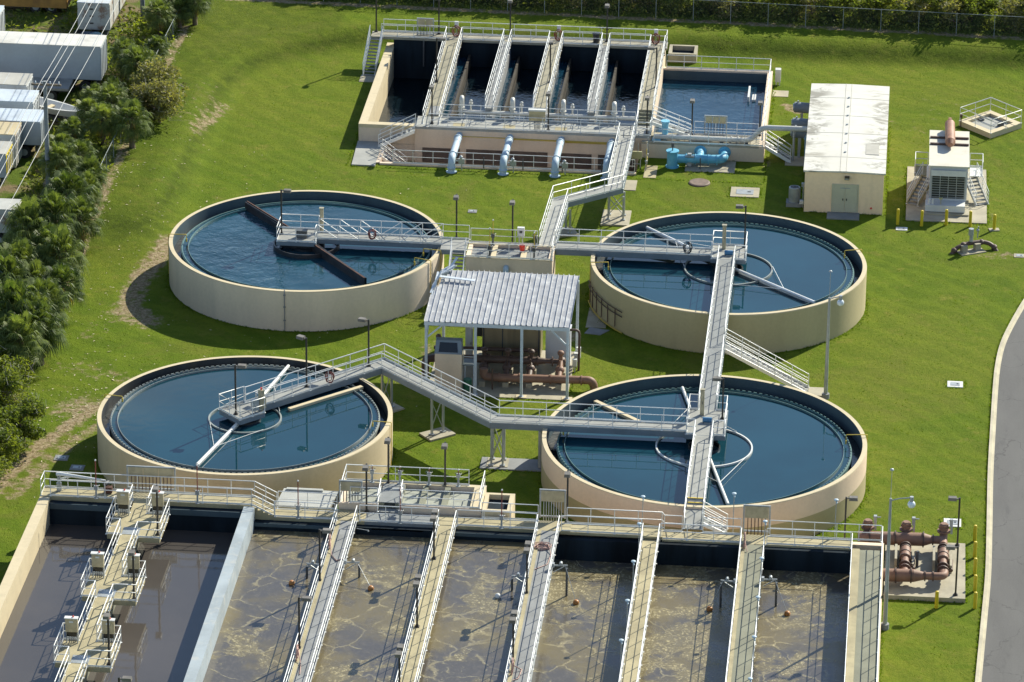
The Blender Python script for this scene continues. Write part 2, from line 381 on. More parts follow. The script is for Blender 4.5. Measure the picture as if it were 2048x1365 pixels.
def gate_frame(label,x0,x1,y,z,h,npan,nstem,stemmat=BROWND,ph=.75,group=None):
    root=thing('sluice_gate_frame',label,'sluice gate',((x0+x1)/2,y,z),group)
    b=MB(); b.box(x0-.05,x0+.05,y-.05,y+.05,z,z+h); b.box(x1-.05,x1+.05,y-.05,y+.05,z,z+h); b.box(x0+.05,x1-.05,y-.05,y+.05,z+h-.1,z+h); b.build('frame',GALV,root)
    w=(x1-x0-.1)/npan
    for i in range(npan):
        a=x0+.05+w*i; b=MB(); b.box(a+.02,a+w-.02,y-.09,y-.053,z+h-.1-ph,z+h-.06); b.build('panel',STAIN if npan<4 else CONCB,root)
    for i in range(nstem):
        a=x0+.15+(x1-x0-.3)*(i+.5)/nstem; b=MB(); b.tube((a,y-.03,z-.5),(a,y-.03,z+h-.1-ph),.032,6); b.build('stem',stemmat,root)
    b=MB(); b.box(x0+.05,x1-.05,y-.04,y+.04,z+.05,z+.15); b.build('crossbar',GALV,root)
    return root
def hose_coil(label,c,r,turns,mt,vertical=False,tail=None,axis='x'):
    pts=[]; rnd=random.Random(hash(label)%1000 if False else len(label)*7)
    for i in range(turns*16+1):
        a=2*math.pi*i/16; rr=r*(.8+.3*math.sin(a*.37+rnd.random()*.8)); k=rnd.uniform(-.04,.04)
        if vertical:
            p=(c[0]+(rr*math.cos(a) if axis=='x' else k),c[1]+(k if axis=='x' else rr*math.cos(a)),c[2]+rr*1.15*math.sin(a)-(.12 if math.sin(a)<-.5 else 0))
        else: p=(c[0]+rr*math.cos(a),c[1]+rr*.8*math.sin(a),c[2]+.03+.035*(i//16)+k*.2)
        pts.append(p)
    b=MB()
    if tail: pts+= [Vector(pts[-1]).lerp(Vector(tail[0]),.5)]+[Vector(t) for t in tail]
    b.path(pts,.028,5); o=b.build('hose_coil',mt,loc=c); return tag(o,label,'hose','coiled hoses')
def pad(label,x0,x1,y0,y1,z1,mt=None,name='concrete_pad',group=None):
    b=MB(); b.box(x0,x1,y0,y1,-.25,z1); o=b.build(name,mt or CONC,loc=((x0+x1)/2,(y0+y1)/2,0)); return tag(o,label,'concrete pad',group)
# ------------------------------------------------------------------ camera, sky, sun
cam=bpy.data.cameras.new('camera'); co=bpy.data.objects.new('camera',cam); COL.objects.link(co); SC.camera=co
P_,Y_,RL=R(23.0),R(5.0),math.atan(.011)
fh=Vector((-math.sin(Y_),math.cos(Y_),0)); r0=Vector((math.cos(Y_),math.sin(Y_),0)); up=Vector((0,0,1))
fw=fh*math.cos(P_)-up*math.sin(P_); u0=fh*math.sin(P_)+up*math.cos(P_)
cr=r0*math.cos(RL)+u0*math.sin(RL); cu=u0*math.cos(RL)-r0*math.sin(RL)
mt=Matrix((cr,cu,-fw)).transposed().to_4x4(); mt.translation=fw*-316.; co.matrix_world=mt
cam.sensor_width=36; cam.lens=36*9100/2048; cam.clip_start=1; cam.clip_end=6000
SUN_AZ,SUN_EL=R(35.5),R(34.)                                # azimuth from +Y towards +X
W=bpy.data.worlds.new('World'); SC.world=W; W.use_nodes=True; wn=W.node_tree
bg=wn.nodes['Background']; sky=wn.nodes.new('ShaderNodeTexSky'); sky.sky_type='NISHITA'; sky.sun_disc=False
sky.sun_elevation=SUN_EL; sky.sun_rotation=SUN_AZ; sky.air_density=1.; sky.dust_density=.25; sky.ozone_density=1.6
tc=wn.nodes.new('ShaderNodeTexCoord'); sx=wn.nodes.new('ShaderNodeSeparateXYZ'); wn.links.new(tc.outputs['Generated'],sx.inputs[0])
zc=math_(wn,'MAXIMUM',sx.outputs[2],.06); cx_=wn.nodes.new('ShaderNodeCombineXYZ'); wn.links.new(math_(wn,'DIVIDE',sx.outputs[0],zc),cx_.inputs[0]); wn.links.new(math_(wn,'DIVIDE',sx.outputs[1],zc),cx_.inputs[1])
cn=noise(wn,cx_.outputs[0],3.6,7,.58,.3).outputs[0]; cm=math_(wn,'MULTIPLY',ramp(wn,cn,.54,.72,0,.8),ramp(wn,sx.outputs[2],.03,.15))
wn.links.new(mixc(wn,cm,sky.outputs[0],(6.2,6.0,5.8)),bg.inputs[0]); bg.inputs[1].default_value=.105
sl=bpy.data.lights.new('sun','SUN'); so=bpy.data.objects.new('sun',sl); COL.objects.link(so)
sl.energy=5.0; sl.angle=R(.53); sl.color=(1.,.955,.80)
sd=Vector((math.sin(SUN_AZ)*math.cos(SUN_EL),math.cos(SUN_AZ)*math.cos(SUN_EL),math.sin(SUN_EL)))
so.rotation_euler=sd.to_track_quat('Z','Y').to_euler()
SC.view_settings.view_transform='Standard'; SC.view_settings.look='None'; SC.view_settings.exposure=.69; SC.view_settings.gamma=1

# ------------------------------------------------------------------ ground
def seg_d(p,a,b):
    ax,ay=a; bx,by=b; px,py=p; dx,dy=bx-ax,by-ay; t=max(0,min(1,((px-ax)*dx+(py-ay)*dy)/(dx*dx+dy*dy))); return math.hypot(px-ax-t*dx,py-ay-t*dy)
DIRT=[([(-31,-29),(-30.2,-25),(-29.3,-21.5),(-28,-17.8),(-26.6,-14.6),(-25.6,-13.2)],0.7,.75),([(-29.5,-29),(-28.4,-24),(-27.2,-20.3),(-26,-17.5)],.7,.6),
 ([(-26.4,16),(-27.1,11),(-27.6,6.5),(-27.4,3),(-26,1.3)],1.0,.75),([(-27.5,2),(-25.8,.5)],1.6,.6),([(-32.3,-16),(-32.4,-4),(-32.5,10),(-32.6,31),(-32.6,48),(-32.3,60)],.42,.72),
 ([(-27.5,-14),(-28.6,-15.2)],1.3,.62),([(-29.2,-8),(-25.5,-9.5)],1.6,.42),([(-29.4,-2.5),(-28.6,-.5)],1.2,.4),([(-28.2,37),(-26.8,44)],.9,.55),([(-29,40),(-27.5,46)],2.5,.32),
 ([(-30,67.4),(0,66.6),(20,66.0),(50,64.6)],.55,.75),([(33.6,30),(33.2,27)],.5,.35),([(34.5,20.2),(33,19.6),(31.6,20.4)],.8,.5),([(17.2,50.2),(18.3,48.6)],.5,.85),([(26.5,46.9),(22,47.2)],.6,.4),([(27.5,46),(30,52)],3,.3),
 ([(2.4,-8),(5.5,-9.6)],.5,.5),([(-5.4,-6),(-5.7,-1)],.8,.5),([(16.3,37.2),(16.4,36)],.4,.6),([(3.6,3.5),(4.2,1)],.8,.6),([(4.6,-.5),(5.2,-2)],.7,.4)]
PITR=(-13.2,6.4,33.45,37.85); CELL=(-14.75,6.4,38.5,55.9)
def axis(a,b,st,far,cuts):
    n=int((b-a)/st); l=[-far,-far/3,-far/9]+[a+(b-a)*i/n for i in range(n+1)]+[far/9,far/3,far]
    for c in cuts:
        i=min(range(len(l)),key=lambda k:abs(l[k]-c)); l[i]=c
    return l
gx=axis(-62,62,.55,1900,PITR[:2]+CELL[:1]); gy=axis(-68,92,.55,2100,PITR[2:]+CELL[2:])
gv=[(x,y,gz(x,y)) for y in gy for x in gx]; nx=len(gx); gf=[]
for j in range(len(gy)-1):
    for i in range(nx-1):
        mx,my=(gx[i]+gx[i+1])/2,(gy[j]+gy[j+1])/2
        if any(h[0]<mx<h[1] and h[2]<my<h[3] for h in (PITR,CELL)): continue
        gf.append((j*nx+i,j*nx+i+1,(j+1)*nx+i+1,(j+1)*nx+i))
me=bpy.data.meshes.new('lawn'); me.from_pydata(gv,[],gf); at=me.color_attributes.new('wear_and_bank_shade','FLOAT_COLOR','POINT')
cols=[]
for x,y,z in gv:
    d=0.
    if -40<x<50 and -40<y<80:
        for pl,w,a in DIRT:
            dd=min(seg_d((x,y),p,q) for p,q in zip(pl,pl[1:]))
            if dd<w*2: d=max(d,a*(1-sstep(w*.25,w*1.9,dd)))
    yard=sstep(-33.0,-34.2,x) if False else (1-sstep(-34.2,-33.0,x))
    g_=gz(x,y); dk=1-abs(2*g_/1.15-1) if -60<x<60 else 0; dk=max(dk,.55*sstep(.9,1.15,g_)*(1 if x<-20 else 0))  # bank mask: rough unmown grass, with the bank's shade put into the colour
    cols+=[d,yard,dk,1]
at.data.foreach_set('color',cols); me.polygons.foreach_set('use_smooth',[True]*len(me.polygons))
def lawn_mat():
    m,nt,N,L=nodes('lawn'); pos=N('NewGeometry').outputs['Position']; a=N('Attribute',attribute_name='wear_and_bank_shade'); sp=N('SeparateColor'); L(a.outputs['Color'],sp.inputs[0])
    big=noise(nt,pos,.055,4,.6).outputs[0]; mid=noise(nt,pos,.45,5,.65).outputs[0]; fine=noise(nt,vscale(nt,pos,(1,.7,1)),3.2,5,.7).outputs[0]; vf=noise(nt,pos,11,3,.7).outputs[0]
    c=mixc(nt,ramp(nt,mid,.32,.68),(.076,.118,.010),(.114,.162,.014))
    c=mixc(nt,ramp(nt,big,.40,.62,0,.9),c,(.140,.163,.019))
    c=mixc(nt,ramp(nt,noise(nt,pos,.55,6,.72).outputs[0],.53,.69,0,.75),c,(.185,.17,.036)); c=mixc(nt,ramp(nt,noise(nt,vscale(nt,pos,(.5,1.6,1)),.30,5,.65,1.5).outputs[0],.50,.66,0,.55),c,(.082,.138,.008))
    c=mixc(nt,ramp(nt,fine,.40,.66,.0,.6),c,(.075,.115,.009))
    c=mixc(nt,ramp(nt,vf,.5,.75,.0,.45),c,(.20,.25,.034))
    dn=math_(nt,'ADD',sp.outputs[0],math_(nt,'MULTIPLY',math_(nt,'SUBTRACT',noise(nt,pos,1.3,6,.7).outputs[0],.5),1.5))
    dm=math_(nt,'MULTIPLY',ramp(nt,dn,.38,.72),ramp(nt,sp.outputs[0],.05,.3))
    wv=N('TexWave',wave_type='BANDS',bands_direction='DIAGONAL'); wv.inputs['Scale'].default_value=.22; wv.inputs['Distortion'].default_value=16.; wv.inputs['Detail'].default_value=2.; wv.inputs['Detail Scale'].default_value=.35; L(pos,wv.inputs['Vector']); c=mixc(nt,ramp(nt,wv.outputs['Fac'],.55,.9,0,.13),c,(.20,.25,.02)); c=mixc(nt,ramp(nt,wv.outputs['Fac'],.1,.4,.10,0),c,(.07,.12,.008))
    st=noise(nt,vscale(nt,pos,(.8,1.1,1)),1.1,6,.75).outputs[0]; c=mixc(nt,math_(nt,'MULTIPLY',sp.outputs[2],ramp(nt,st,.36,.58,.35,1.)),c,(.050,.072,.008))  # darker bank colour: unmown grass plus painted slope shade
    c=mixc(nt,ramp(nt,noise(nt,pos,.11,6,.7,1.).outputs[0],.52,.68,0,.5),c,(.13,.135,.026))
    dirt=mixc(nt,ramp(nt,noise(nt,pos,3.5,5,.7).outputs[0],.35,.65),(.17,.125,.065),(.36,.29,.185))
    c=mixc(nt,dm,c,dirt)
    yd=mixc(nt,ramp(nt,noise(nt,pos,.35,6,.7).outputs[0],.42,.6),(.085,.125,.018),(.20,.155,.09))
    c=mixc(nt,sp.outputs[1],c,yd)
    b=N('BsdfPrincipled',Roughness=.85); b.inputs['Specular IOR Level'].default_value=.04; L(c,b.inputs['Base Color'])
    h=math_(nt,'ADD',math_(nt,'MULTIPLY',fine,1.0),math_(nt,'MULTIPLY',vf,.6))
    finish(nt,b,h,.8,.12); return m
me.materials.append(lawn_mat()); lawn=bpy.data.objects.new('lawn',me); COL.objects.link(lawn); struct(lawn); lawn['label']='mown green lawn with bare dirt patches'

# road and kerb
KP=[(37.3,18),(36.4,14.6),(35.53,11.68),(34.5,7.2),(33.77,3.24),(33.4,-.6),(33.21,-4.68),(33.0,-11.5),(32.81,-18.63),(32.70,-27.05),(32.59,-33.61),(32.32,-39.93),(31.94,-48.29),(31.5,-58),(31,-75)]
def dense(P,n=6):
    out=[]
    for i in range(len(P)-1):
        p0=P[max(0,i-1)];p1=P[i];p2=P[i+1];p3=P[min(len(P)-1,i+2)]
        for k in range(n):
            t=k/n; out.append(tuple(.5*((2*p1[j])+(-p0[j]+p2[j])*t+(2*p0[j]-5*p1[j]+4*p2[j]-p3[j])*t*t+(-p0[j]+3*p1[j]-3*p2[j]+p3[j])*t**3) for j in (0,1)))
    return out+[P[-1]]
kp=dense(KP)
b=MB()
for p,q in zip(kp,kp[1:]):
    for z0,z1,a,c in ((.13,.13,0,.20),(.13,.012,.20,.24),(.012,.008,.24,.38)):
        b.quad((p[0]+a,p[1],z0),(q[0]+a,q[1],z0),(q[0]+c,q[1],z1),(p[0]+c,p[1],z1))
    b.quad((p[0],p[1],-.1),(q[0],q[1],-.1),(q[0],q[1],.13),(p[0],p[1],.13))
struct(b.build('kerb',mat('pale kerb concrete',(.45,.405,.29),.8,0,.12,.8,stain=(.27,.24,.18),stain_amt=.4)))
def asph():
    m,nt,N,L=nodes('asphalt'); pos=N('NewGeometry').outputs['Position']
    n=noise(nt,vscale(nt,pos,(1,.25,1)),.5,5).outputs[0]; f=noise(nt,pos,16,3,.7).outputs[0]
    c=mixc(nt,ramp(nt,n,.3,.7),(.070,.068,.066),(.095,.092,.088)); c=mixc(nt,ramp(nt,f,.3,.75,0,.5),c,(.13,.125,.12)); c=mixc(nt,ramp(nt,noise(nt,vscale(nt,pos,(1.2,.3,1)),.9,6,.7).outputs[0],.54,.72,0,.5),c,(.05,.05,.05)); cv=N('TexVoronoi',feature='DISTANCE_TO_EDGE'); cv.inputs['Scale'].default_value=.16; dv=N('VectorMath',operation='ADD'); L(pos,dv.inputs[0]); L(vscale(nt,noise(nt,pos,.6,5).outputs['Color'],(3,3,0)),dv.inputs[1]); L(dv.outputs[0],cv.inputs['Vector']); c=mixc(nt,ramp(nt,cv.outputs['Distance'],.0,.008,.55,0),c,(.03,.03,.03))
    b=N('BsdfPrincipled',Roughness=.85); L(c,b.inputs['Base Color']); finish(nt,b,f,.3,.02); return m
b=MB()
for p,q in zip(kp,kp[1:]): b.quad((p[0]+.38,p[1],.008),(p[0]+13,p[1],.008),(q[0]+13,q[1],.008),(q[0]+.38,q[1],.008))
o=b.build('road',asph()); struct(o)
for f in o.data.polygons:
    if f.normal.z<0: f.flip()

# ------------------------------------------------------------------ settling tanks
TANKS={}
def tank(key,label,cx,cy,Rr,rw,zw,paint,lining,weirmat,band=None,teeth=True,watermat=None,clips=(),ladder=()):
    zr=3.0; wt=.3; root=thing('settling_tank',label,'settling tank',(cx,cy,0),'round settling tanks')
    b=MB(); mats=[paint,CREAM,lining,band or paint]
    zb=1.5 if band else .5
    b.lathe((cx,cy,0),[(Rr,-.3),(Rr,zb),(Rr,zr-.06),(Rr-.02,zr),(Rr-wt,zr),(Rr-wt,1.2),(rw,1.2)],160,[3,0,1,1,2,2])
    b.build('wall',mats,root)
    b=MB(); n=150
    b.lathe((cx,cy,0),[(rw-.03,1.0),(rw-.03,zw+.06),(rw+.03,zw+.06),(rw+.03,1.0)],160)
    b.lathe((cx,cy,0),[(rw+.03,zw-.12),(rw+.09,zw-.12),(rw+.09,zw+.02),(rw+.03,zw+.02)],160)
    if teeth:
        for i in range(n):
            a=2*math.pi*i/n; b.obox((cx+rw*math.cos(a),cy+rw*math.sin(a),zw+.11),(.04,.22,.07),a)
    b.build('weir',weirmat,root)
    b=MB(); rb=rw-.42; b.lathe((cx,cy,0),[(rb,zw-.3),(rb,zw+.13),(rb-.03,zw+.13),(rb-.03,zw-.3)],160); b.build('scum_baffle',weirmat,root)
    b=MB(); b.disc((cx,cy,zw),rw-.02,160); o=b.build('water',watermat or WATER,loc=(cx,cy,zw)); struct(o); o['label']='still dark blue water in a round tank'
    b=MB(); b.lathe((cx,cy,0),[(rw+.1,zw-.42),(Rr-wt-.01,zw-.42)],120); o=b.build('water',WATERD,loc=(cx,cy,zw-.42)); struct(o)
    for a in clips:                                         # small yellow gas pipe climbing the wall and reaching over the weir
        a=R(a); c,s=math.cos(a),math.sin(a); P=lambda r,z:(cx+r*c,cy+r*s,z)
        b=MB(); b.path(bend([P(Rr+.07,.1),P(Rr+.07,zr+.16),P(rw-.25,zr+.16),P(rw-.25,zw+.2)],.08,3),.03,6); b.box(P(rw-.25,0)[0]-.05,P(rw-.25,0)[0]+.05,P(rw-.25,0)[1]-.05,P(rw-.25,0)[1]+.05,zw+.15,zw+.4); b.build('feed_pipe',YELP,root)
    TANKS[key]=(root,cx,cy,zw)
    return root
def mech(key,ring,rh,arms,armmat,ringmat,deep,col=True,drive=True,zring=.12):
    root,cx,cy,zw=TANKS[key]
    b=MB(); b.lathe((cx,cy,0),[(ring,zw-.3),(ring,zw+rh),(ring-.10,zw+rh),(ring-.10,zw-.3)],80); b.build('feedwell_ring',ringmat,root)
    b=MB(); b.lathe((cx,cy,0),[(.62,zw-.3),(.62,zw+.42),(.5,zw+.42),(.5,2.95)],24); b.disc((cx,cy,2.95),.5,24); b.lathe((cx,cy,0),[(1.05,zw-.2),(1.05,zw+.14),(.95,zw+.14),(.95,zw-.2)],40); b.build('centre_column',DKSTEEL,root)
    for (x,y) in arms:
        v=Vector((x-cx,y-cy,0)); d=v.normalized(); n=Vector((-d.y,d.x,0)); p=Vector((cx,cy,zw))+d*.7; q=Vector((x,y,zw)); b=MB()
        if deep:
            b.bar(p+n*.075+Vector((0,0,.2)),q+n*.075+Vector((0,0,.2)),.06,.80); b.bar(p-n*.075+Vector((0,0,.2)),q-n*.075+Vector((0,0,.2)),.06,.78)
            b.mi=1; b.bar(p-n*.075+Vector((0,0,.62)),q-n*.075+Vector((0,0,.62)),.09,.05); b.mi=0; b.bar(p+n*.28+Vector((0,0,.5)),q+n*.1+Vector((0,0,.5)),.05,.05); b.mi=0
            for k in range(9): t=p.lerp(q,(k+.5)/9); b.bar(t+Vector((0,0,.5)),t+n*(.28-.02*k)+Vector((0,0,.5)),.04,.04)
        else:
            b.path([p+Vector((0,0,.22)),q+Vector((0,0,.2))],.115,8); b.bar(p-Vector((0,0,.12)),q-Vector((0,0,.12)),.05,.4)
            for s in (-1,1):
                e=Vector((cx,cy,zw+rh+.05))+ (d*(ring*.62)+n*(s*ring*.78)); b.tube(e,p.lerp(q,.62)+Vector((0,0,.25)),.022,5)
        b.build('skimmer_arm',[armmat,RUST],root)
tank('a','round settling tank with a pale grey beige wall and rippled water',-15.67,9.76,9.83,8.86,2.45,mat('pale grey beige tank paint',(.68,.565,.44),.75,0,.06,.35,stain=(.46,.4,.33),stain_amt=.3,streak=True),INNER,TEAL,None,False,WATERR,(183,-8,-20))
mech('a',2.37,.30,[(-21.0,16.5),(-10.6,2.9)],DKSTEEL,DKSTEEL,True)
tank('b','round settling tank with an olive wall beside the white roofed building',14.53,9.05,9.77,8.80,2.42,mat('olive tank paint',(.44,.37,.21),.75,0,.06,.35,stain=(.36,.3,.17),stain_amt=.4,streak=True),INNER,TEAL,None,True,WATER,(18,190))
b=MB(); b.box(-16.7,-15.0,9.1,10.3,2.5,3.12); b.box(-17.4,-16.7,9.2,10.0,2.46,2.7); b.box(-15.0,-14.4,9.6,10.2,2.46,2.75); b.build('drive_unit',DKSTEEL,TANKS['a'][0])
mech('b',3.15,.12,[(8.3,15.9),(20.8,3.1)],ALU,TEALG,False)
tank('c','round settling tank with a tan wall and diagonal bridge, nearest the palms',-15.58,-21.1,9.63,8.72,2.62,mat('tan tank paint',(.56,.45,.29),.75,0,.06,.35,stain=(.45,.35,.22),stain_amt=.35,streak=True),INNERK,TEALG,None,True,WATER,(170,-4))
mech('c',2.4,.1,[(-13.9,-12.6),(-17.5,-29.0)],WHITE,TEALG,False)
tank('d','largest round settling tank, two tone peach and olive wall, by the road',14.43,-21.67,10.5,9.45,2.35,mat('peach tank paint',(.70,.53,.39),.75,0,.05,.35),INNER,TEAL,mat('olive lower band paint',(.36,.30,.16),.75,0,.06,.4),True,WATER,(8,176))
mech('d',3.15,.12,[(12.5,-12.6),(16.4,-30.6)],WHITE,WHITE,False)
b=MB(); b.path([(-15.9,-.12,0.02),(-15.9,-.12,2.98),(-15.9,.15,3.05)],.03,6)
for z in (.8,1.8,2.7): b.box(-15.98,-15.82,-.17,-.07,z,z+.06)
b.build('conduit',CONCB,TANKS['a'][0])
# scum floats, small beam beside the bridge in the three lighter tanks
for key,p,q in (('b',(6.1,12.0),(10.6,10.3)),('c',(-12.9,-19.5),(-8.6,-15.3)),('d',(6.9,-15.3),(10.3,-18.6))):
    root,cx,cy,zw=TANKS[key]; b=MB(); b.bar((p[0],p[1],zw+.1),(q[0],q[1],zw+.1),.3,.18); b.build('scum_trough',CREAM,root)

# ------------------------------------------------------------------ bridges
ZB=3.22
def plat(root,x0,x1,y0,y1,z,drop=.3):
    b=MB(); b.box(x0,x1,y0,y1,z-.06,z+.004); b.build('platform',GRATE,root); b=MB()
    b.box(x0,x1,y0-.05,y0-.002,z-drop,z-.002); b.box(x0,x1,y1+.002,y1+.05,z-drop,z-.002); b.box(x0-.05,x0-.002,y0-.05,y1+.05,z-drop,z-.002); b.box(x1+.002,x1+.05,y0-.05,y1+.05,z-drop,z-.002); b.build('platform_frame',GIRDER,root)
r1=bridge('truss bridge with diagonal braced rails over the rippled tank',[(-14.88,10.05,ZB),(-5.95,10.05,ZB)],1.15,rails=[[(-5.95,10.66,ZB),(-14.85,10.66,ZB)],[(-5.95,9.44,ZB),(-14.85,9.44,ZB)]],diag=True)
plat(r1,-17.65,-14.9,8.65,11.2,ZB)
rail([(-14.9,9.44,ZB),(-14.9,8.65,ZB),(-17.65,8.65,ZB),(-17.65,11.2,ZB),(-14.9,11.2,ZB),(-14.9,10.7,ZB)],parent=r1,sp=1.3)
def cabinet(label,x0,x1,y0,y1,z0,z1,m,name='control_cabinet',cat='control cabinet',door=True,group=None,light=False):
    root=thing(name,label,cat,((x0+x1)/2,(y0+y1)/2,z0),group); b=MB(); b.box(x0,x1,y0,y1,z0,z1); b.build('body',m,root)
    if door: b=MB(); b.box(x0+.05,x1-.05,y0-.03,y0-.003,z0+.06,z1-.06); d=b.build('door',m,root); b=MB(); b.box(x1-.14,x1-.1,y0-.06,y0-.031,(z0+z1)/2-.08,(z0+z1)/2+.08); b.build('handle',DKGREY,d)
    b=MB(); b.box(x0-.04,x1+.04,y0-.06,y1+.03,z1,z1+.05); b.build('lid',m,root)
    return root
cabinet('dark grey drive cabinet on the truss bridge platform',-16.35,-15.6,9.35,9.75,ZB,ZB+.55,DKGREY)
cabinet('slim tan switch panel at the end of the truss bridge',-14.85,-14.6,10.85,11.05,ZB,ZB+1.75,STAIN)
lamp('lamp post on the truss bridge platform over rippled water',-17.5,10.04,ZB,3.4,['+x'])
hose_coil('hose coil hanging on the rail of the truss bridge',(-10.9,9.38,ZB+.62),.27,4,HOSER,True)
# splitter box in the middle
root=thing('splitter_box','concrete flow splitter box between the upper two tanks','concrete tank',(-.9,8.6,0)); b=MB()
x0,x1,y0,y1=-4.0,2.15,7.2,10.1
b.box(x0,x1,y0,y0+.3,0,3.18); b.box(x0,x1,y1-.3,y1,0,3.18); b.box(x0,x0+.3,y0+.3,y1-.3,0,3.18); b.box(x1-.3,x1,y0+.3,y1-.3,0,3.18)
b.box(-2.2,-1.95,y0+.3,y1-.3,0,3.16); b.box(-.1,.2,y0+.3,y1-.3,0,3.16); b.build('wall',[BEIGE],root)
b=MB(); b.box(x0+.3,-2.2,y0+.3,y1-.3,2.9,3.0); b.box(-1.95,-.1,y0+.3,y1-.3,2.9,3.0); b.box(.2,x1-.3,y0+.3,y1-.3,2.9,3.0); b.build('grating',GRATE2,root)
b=MB(); b.box(x0-.04,x1+.04,y0-.04,y0+.3,3.183,3.22); b.box(x0-.04,x1+.04,y1-.3,y1+.04,3.183,3.22); b.box(-2.25,-1.9,y0+.3,y1-.3,3.163,3.2); b.box(-.15,.25,y0+.3,y1-.3,3.163,3.2); b.build('coping',CREAM,root)
b=MB(); b.path(bend([(-1.1,7.2,2.55),(-1.1,6.95,2.55),(-1.1,6.95,.1)],.2),.2,10); b.build('drain_pipe',PIPEB,root)
rail([(x0,y0+.06,ZB),(x1,y0+.06,ZB)],'front guard rail of the flow splitter box'); rail([(x1-.05,y0+.1,ZB),(x1-.05,9.2,ZB)],'short side rail of the splitter box by the olive tank')
rail([(-3.9,y1-.06,ZB),(.85,y1-.06,ZB)],'rear guard rail of the flow splitter box'); 
w=bridge('short walkway joining the truss bridge to the splitter box',[(-5.93,9.5,ZB),(-4.06,9.5,ZB)],2.05,rails=[[(-5.95,10.55,ZB),(-4.06,10.55,ZB)]],name='walkway',cat='walkway')
stair('metal stair dropping from the truss bridge walkway toward the shed',(-4.6,8.45,ZB-.02),(-4.6,4.3,.05),.95,(1,0,0))
for a in ((-2.29,9.7,1.93,'yellow valve stem, taller of the rear pair on the splitter box'),(-2.3,7.4,2.2,'yellow valve stem at the left front of the splitter box'),(.7,9.72,1.2,'yellow valve stem by the ramp foot, rear of the splitter box'),(.85,7.4,2.0,'yellow valve stem at the right front of the splitter box')):
    stem(a[3],a[0],a[1],3.2,a[2],True,'yellow valve stems')
b=MB(); b.lathe((-.12,8.9,3.2),[(.01,0),(.16,0),(.22,.42),(.2,.42),(.15,.03)],14); tag(b.build('bucket',RED,loc=(-.12,8.9,3.2)),'bright red bucket standing on the splitter box','bucket')
root=thing('control_box','white control box on a thin stand behind the splitter box','control box',(-.35,10.4,3.2)); b=MB(); b.box(-.6,-.1,10.25,10.5,3.75,4.4); b.build('body',WHITE,root); b=MB(); b.box(-.5,-.42,10.3,10.4,2.9,3.75); b.box(-.28,-.2,10.3,10.4,2.9,3.75); b.build('stand',GALV,root); b=MB(); b.box(-.45,-.25,10.22,10.248,4.0,4.2); b.build('gauge',DKGREY,root)
lamp('lamp post at the end of the truss bridge walkway',-5.0,10.72,ZB,3.35,['-y']); lamp('lamp post behind the splitter box, left of the white control box',-.95,10.3,ZB-.3,3.6,['-y'])
# ramped bridge to the filter building
ra=bridge('ramped walkway with a dogleg climbing from the filter building to the splitter box',[(1.55,10.15,ZB),(1.62,20.9,2.42),(5.42,24.4,2.36),(5.42,37.3,1.63)],1.12)
bridge('walkway bridge from the splitter box to the olive tank centre',[(2.2,10.1,ZB),(13.28,10.1,ZB)],1.2,girder=.42)
# central bridge
LB=bridge('long straight bridge linking the olive tank and the largest tank',[(14.4,8.85,ZB),(14.4,-17.5,ZB)],1.12,rails=[[(13.83,8.85,ZB),(13.83,-17.5,ZB)],[(14.97,8.85,ZB),(14.97,-5.95,ZB)],[(14.97,-7.35,ZB),(14.97,-17.5,ZB)]],deckmat=GRATE2)
plat(LB,13.3,15.7,8.9,11.6,ZB)
for pts in ([(13.32,9.4,ZB),(13.32,8.9,ZB),(13.8,8.9,ZB)],[(15.0,8.9,ZB),(15.7,8.9,ZB),(15.7,11.6,ZB),(13.32,11.6,ZB),(13.32,10.75,ZB)]): rail(pts,parent=LB,sp=1.2)
L2=bridge('bridge from the largest tank centre down to the aeration basin deck',[(14.4,-21.7,ZB),(14.4,-31.2,ZB),(14.4,-31.9,ZB-.32),(14.4,-34.5,2.6)],1.12)
plat(L2,13.2,15.72,-21.65,-17.52,ZB)
for pts in ([(13.25,-21.0,ZB),(13.25,-21.6,ZB),(13.8,-21.6,ZB)],[(15.0,-21.6,ZB),(15.7,-21.6,ZB),(15.7,-17.6,ZB),(15.0,-17.6,ZB)],[(13.8,-17.6,ZB),(13.25,-17.6,ZB),(13.25,-19.9,ZB)]): rail(pts,parent=L2,sp=1.2)
b=MB()
for y in (-31.25,-31.6,-31.95): b.box(13.9,14.9,y-.05,y+.05,ZB-.32*(-31.2-y)/.7-.005,ZB-.32*(-31.2-y)/.7+.03)
b.build('step_nosing',YELP,L2)
for tk,(x,y) in (('olive',(14.1,10.9)),('largest',(14.1,-18.4))):
    cabinet('tall switch panel on the %s tank bridge platform'%tk,x-.13,x+.13,y-.1,y+.1,ZB,ZB+1.8,STAIN)
    root=thing('drive_motor','blue drive motor on the %s tank bridge platform'%tk,'motor',(14.5,y-1.2,ZB)); b=MB(); b.tube((14.2,y-1.2,ZB+.2),(14.8,y-1.2,ZB+.2),.17,10); b.build('motor',BLUEM,root); b=MB(); b.box(14.3,14.8,y-1.4,y-1.0,ZB,ZB+.06); b.build('base',GALV,root)
lamp('lamp post on the olive tank bridge platform',15.55,11.4,ZB,3.15,['-x']); lamp('lamp post on the bridge over the largest tank',15.45,-18.9,ZB,2.9,['-x'])
hose_coil('dark hose coil hanging on the bridge over the olive tank',(11.6,9.42,ZB+.6),.30,4,DKGREY,True)
stair('long metal stair from the central bridge down to the lawn',(15.05,-6.65,ZB-.02),(20.75,-6.65,.12),1.15,(0,1,0))
pad('small concrete pad at the foot of the long metal stair',20.6,21.9,-7.3,-5.9,.12)
